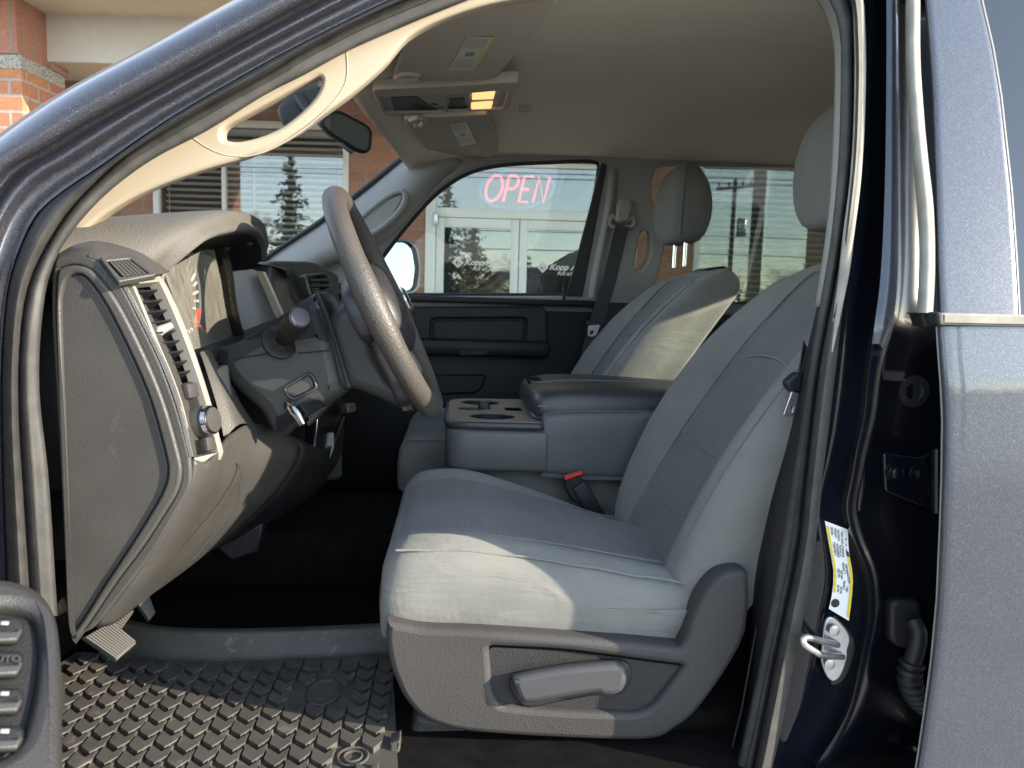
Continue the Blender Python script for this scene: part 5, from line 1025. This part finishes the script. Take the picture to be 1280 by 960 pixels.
# entrance: frame, transom, two leaves
zt = Zb(640, 262)                          # top of the transom bar
ent = obj('entrance', [sbox(dr0, dr0+.11, DW-.03, DW+.07, .14, zd, .006), sbox(dr1-.11, dr1, DW-.03, DW+.07, .14, zd, .006), sbox(dr0+.11, dr1-.11, DW-.028, DW+.068, zd-.05, zd, .006), sbox(dr0+.11, dr1-.11, DW-.028, DW+.068, zt-.10, zt, .006)], M['alu'], shop)
obj('transom_pane', slab2([(dr0+.10, zt-.01), (dr1-.10, zt-.01), (dr1-.10, zd-.04), (dr0+.10, zd-.04)], [], S(0, DW+.01, 0), ALO, UPV, .006), M['shopglass'], ent)
obj('hinge', sbox(dr0+.09, dr0+.13, DW-.05, DW-.025, zt-.20, zt-.06, .006), M['zinc'], ent)
mid = A(649, 300)
for a0, a1, lx_ in ((dr0+.115, mid-.004, 600), (mid+.004, dr1-.115, 706)):
    z0, z1 = .16, zt-.105
    leaf = obj('door_leaf', [sbox(a0, a0+.085, DW-.02, DW+.05, z0, z1, .006), sbox(a1-.085, a1, DW-.02, DW+.05, z0, z1, .006), sbox(a0+.085, a1-.085, DW-.018, DW+.048, z1-.10, z1, .006), sbox(a0+.085, a1-.085, DW-.018, DW+.048, z0, z0+.2, .006)], M['alu'], ent)
    obj('pane', slab2([(a0+.08, z0+.19), (a1-.08, z0+.19), (a1-.08, z1-.09), (a0+.08, z1-.09)], [], S(0, DW+.012, 0), ALO, UPV, .006), M['shopglass'], leaf)
    sx = 1 if lx_ == 600 else -1
    hx = a1-.045 if sx > 0 else a0+.045
    obj('lock', [sbox(hx-.022, hx+.022, DW-.026, DW-.018, 1.24, 1.32, .004)], M['grey_trim'], leaf)
    obj('door_handle', [tube([S(hx, DW-.06, .95), S(hx, DW-.06, 1.18)], .012, 8), tube([S(hx, DW-.06, .97), S(hx, DW-.01, .97)], .01, 8), tube([S(hx, DW-.06, 1.16), S(hx, DW-.01, 1.16)], .01, 8)], M['zinc'], leaf)
    t0 = S(A(lx_-16, 329+ (6 if sx < 0 else 0)), DW+.003, Zb(lx_-16, 329+(6 if sx < 0 else 0)))
    logo = [slab2([(0, .062), (.062, 0), (0, -.062), (-.062, 0)], [[(0, .030), (.030, 0), (0, -.030), (-.030, 0)]], t0+ALO*-.10+UPV*.006, ALO, UPV, .001), tube([t0+ALO*-.10+UPV*.03, t0+ALO*-.10-UPV*.018], .007, 5), tube([t0+ALO*-.072+UPV*.022, t0+ALO*-.098+UPV*.006, t0+ALO*-.072-UPV*.010], .007, 5)]
    obj('lettering', logo+[text('Kopp Auto Sales', .092, t0+ALO*-.03-UPV*.018, ALO, UPV, .0006, .35, 'LEFT', .0022), text('.com', .04, t0+ALO*.60-UPV*.018, ALO, UPV, .0006, .3, 'LEFT', .001), text('BUY AT \u2022 CLINTON, ST', .045, t0+ALO*.06-UPV*.075, ALO, UPV, .0006, .2, 'LEFT', .0015)], M['stucco'], leaf, smooth=False)
obj('counter', [sbox(A(575, 330, 9.6), A(640, 330, 9.6), 9.6, 9.9, .1, Zb(600, 309, 9.6), .01)], M['wood'], shop)
# piers, beam and canopy
PD = 5.85
pf = A(27, 100, PD)
zb0, zb1 = Zb(20, 86, PD), Zb(20, 68, PD)
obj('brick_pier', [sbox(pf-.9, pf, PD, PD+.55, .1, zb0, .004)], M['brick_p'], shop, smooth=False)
obj('stone_band', [sbox(pf-.93, pf+.0, PD-.006, PD+.56, zb0, zb1, .006)], M['stone'], shop, smooth=False)
obj('soldier_course', [sbox(pf-.95, pf-.012, PD-.02, PD+.36, zb1, 3.9, .004), sbox(pf-.95, pf+.015, PD+.36, PD+.58, zb1, zb1+.07, .004)], M['soldier'], shop, smooth=False)
zq0, zq1 = Zb(150, 79, 6.2), Zb(150, 20, 6.2)
obj('beam', [sbox(pf-.02, 9.0, 6.2, 6.6, zq0, zq1+.2)], [M['stucco']], shop, smooth=False)
obj('beam_soffit', [sbox(pf-.02, 9.0, 6.202, 6.598, zq0-.004, zq0-.001)], [M['soffit']], shop, smooth=False)
obj('canopy', [sbox(-9, 9.0, 5.2, 8.4, zq1, zq1+.6)], M['soffit'], shop, smooth=False)
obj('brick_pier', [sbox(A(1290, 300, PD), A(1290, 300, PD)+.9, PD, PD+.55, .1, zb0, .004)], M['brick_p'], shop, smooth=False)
# neon sign inside the transom
sgn = thing('open_sign', 'red and blue neon OPEN sign hanging behind the glass above the doors', 'neon sign', tuple(S(A(645, 235), DW+.10, Zb(645, 235))))
so_ = S(A(645, 234.5), DW+.10, Zb(645, 234.5))
def nl(strokes):
    gs = []
    for st in strokes:
        pts = [so_+ALO*(x+.22*y)+UPV*y for x, y in st]; gs.append(tube(pts, .015, 8))
    return gs
h = .135
O_s = [(-.235+.085*math.cos(t), h*math.sin(t)) for t in np.linspace(0, 2*math.pi, 28)]
P_s = [[(-.105, -h), (-.105, h)], [(-.105, h), (-.03, h), (.005, h*.8), (.005, h*.3), (-.03, .0), (-.105, .0)]]
E_s = [[(.16, h), (.06, h), (.06, -h), (.16, -h)], [(.06, 0), (.14, 0)]]
N_s = [[(.215, -h), (.215, h), (.33, -h), (.33, h)]]
obj('letters', nl([O_s]+P_s+E_s+N_s), M['neon'], sgn)
obj('oval', [tube([so_+ALO*(.01+.40*math.cos(t))+UPV*(.205*math.sin(t)+.03*math.cos(t))+FWD*.02 for t in np.linspace(0, 2*math.pi, 48, endpoint=False)], .012, 8, True)], M['neon_blue'], sgn)
obj('sign_backing', [slab2([(.44*math.cos(t), .25*math.sin(t)) for t in np.linspace(0, 2*math.pi, 40, endpoint=False)], [], so_+FWD*.06, ALO, UPV, .01)], M['inside'], sgn)

# ================================================================== GROUND AND WHAT THE WINDOWS REFLECT
struct('parking_lot', quad((-300, -300, 0), (300, -300, 0), (300, 300, 0), (-300, 300, 0)), M['asphalt'])
struct('pavement', [sbox(-12, 12, 5.6, DW+.02, 0.0, .12, .01)], M['concrete'])
def conifer(a, d, h, r, label):
    t = thing('conifer_tree', label, 'tree', tuple(S(a, d, 0)), 'trees across the lot')
    b = S(a, d, 0)
    obj('trunk', tube([b, b+UPV*h*.5, b+UPV*h*.97], [h*.022, h*.014, .03], 8), M['bark'], t)
    V = []; Fc = []
    nw = int(h*4.2)
    for wv in range(nw):                                   # whorls of drooping boughs, each its own length
        f = (wv+rng.random()*.6)/nw; z = h*(.10+.88*f)
        for bb in range(int(4+5*(1-f))):
            L = r*(1-f)**.85*rng.uniform(.35, 1.15)+.12; th = rng.random()*6.283; dr = np.array([math.cos(th), math.sin(th), rng.uniform(-.35, .15)])
            for q in range(int(4+L*7)):
                t_ = (q+rng.random())/(4+L*7); c = b+UPV*z+dr*L*t_+rng.normal(size=3)*.05*(1+L*.5)
                s_ = .07+.11*rng.random(); u = rng.normal(size=3); u /= np.linalg.norm(u); v = np.cross(u, rng.normal(size=3)); v /= np.linalg.norm(v)
                o = len(V); V += [c-u*s_-v*s_*.4, c+u*s_-v*s_*.4, c+u*s_*.6+v*s_*.5, c-u*s_*.6+v*s_*.5]; Fc.append((o, o+1, o+2, o+3))
    obj('crown', (V, Fc), M['leaf'], t, smooth=False)
def bare(a, d, h, label):
    t = thing('bare_tree', label, 'tree', tuple(S(a, d, 0)), 'trees across the lot')
    gs = []
    def br(p, dr, L, r, dep):
        q = p+dr*L; gs.append(tube([p, (p+q)/2+rng.normal(size=3)*L*.04, q], [r, r*.8, r*.6], 5 if dep > 2 else 3, caps=False))
        if dep == 0: return
        for _ in range(3 if dep > 1 else 4):
            nd = dr+rng.normal(size=3)*.42+UPV*.12; nd /= np.linalg.norm(nd); br(p+dr*L*rng.uniform(.6, 1), nd, L*rng.uniform(.6, .8), r*.55, dep-1)
    b = S(a, d, 0); br(b, UPV*1.0, h*.3, h*.018, 5)
    obj('trunk', gs[:1], M['bark'], t); obj('crown', join(*gs[1:]), M['bark'], t)
VD = lambda L: 2*DW-L                        # a mirror image at distance L stands really at this depth
def at(px, L): return (px-640)/F*L
conifer(at(362, 46), VD(46), 10.0, 2.6, 'tall narrow conifer reflected in the left window')
conifer(at(555, 52), VD(52), 9.4, 3.6, 'broad dark conifer reflected in the left door')
conifer(at(590, 52), VD(50), 6.6, 2.6, 'lower conifer reflected beside the broad one')
bare(at(315, 40), VD(40), 7.6, 'bare twiggy tree reflected in the left window')
bare(at(640, 60), VD(60), 6.6, 'small bare tree reflected between the two doors')
bare(at(735, 60), VD(62), 7.4, 'bare tree standing behind the grey gabled house')
bare(at(980, 50), VD(50), 5.6, 'bare tree reflected in the right window')
hs = thing('gabled_house', 'grey gabled house across the lot, reflected in the right door', 'house', tuple(S(at(706, 48), VD(48), 0)))
ha, hd_ = at(708, 48), VD(48)
obj('wall', [slab2([(-3.2, 0), (3.2, 0), (3.2, 2.2), (0, 4.2), (-3.2, 2.2)], [], S(ha, hd_, 0), ALO, UPV, 8.0)], M['siding'], hs, smooth=False)
obj('roof', [quad(S(ha-3.6, hd_+.3, 2.0), S(ha, hd_+.3, 4.3), S(ha, hd_-8.3, 4.3), S(ha-3.6, hd_-8.3, 2.0)), quad(S(ha+3.6, hd_+.3, 2.0), S(ha, hd_+.3, 4.3), S(ha, hd_-8.3, 4.3), S(ha+3.6, hd_-8.3, 2.0))], M['roofing'], hs, smooth=False, solid=.12)
def upole(a, d, h, r, label, arm=True):
    t = thing('utility_pole', label, 'pole', tuple(S(a, d, 0)), 'poles across the lot')
    obj('post', tube([S(a, d, 0), S(a, d, h)], [r, r*.8], 8), M['pole'], t)
    if arm:
        obj('cross_arm', [tube([S(a-.9, d, h-.5), S(a+.9, d, h-.3)], .07, 6)]+[tube([S(a+x, d, h-.4+.1*x), S(a+x, d, h-.1+.1*x)], .05, 6) for x in (-.8, -.3, .4, .8)], M['pole'], t)
        obj('transformer', [lathe([(.2, 0), (.24, .05), (.24, .8), (.18, .9)], S(a+.45, d, h-2.8), (0, 0, 1), 12)], M['zinc'], t)
upole(at(905, 38), VD(38), 7.6, .13, 'utility pole with a cross arm and a transformer')
upole(at(930, 30), VD(30), 9.0, .10, 'thin plain pole beside the pole with the transformer', False)
upole(at(938, 27), VD(27), 10.0, .17, 'thick plain pole nearest the truck', False)
wires = obj('power_lines', [tube([S(-60, VD(38), z+.5), S(-20, VD(38), z), S(at(905, 38), VD(38), z+.2), S(40, VD(38), z-.1), S(80, VD(38), z+.3)], .022, 4) for z in (7.2, 7.45, 4.6, 3.7)], M['ink'])
tag(wires, 'dark overhead power lines running past the pole with the transformer', 'power lines')
V = []; Fc = []
for k in range(15000):
    a = rng.uniform(-75, 75); d = rng.uniform(-66, -56); top_h = 3.4+.9*math.sin(a*.23)+1.0*math.sin(a*.61+1)+.8*math.sin(a*1.7)
    z = top_h*rng.random()**.8*(1+.25*rng.random()**3)
    c = S(a, d, z+.1); s_ = rng.uniform(.12, .42); u = rng.normal(size=3); u /= np.linalg.norm(u); v = np.cross(u, rng.normal(size=3)); v /= np.linalg.norm(v)
    o = len(V); V += [c-u*s_-v*s_*.25, c+u*s_-v*s_*.25, c+u*s_*.5+v*s_*.3, c-u*s_*.5+v*s_*.3]; Fc.append((o, o+1, o+2, o+3))
tl = obj('treeline', (V, Fc), M['twigs'], smooth=False); tag(tl, 'far grey brown belt of bare trees and bushes beyond the lot', 'treeline', kind='stuff')
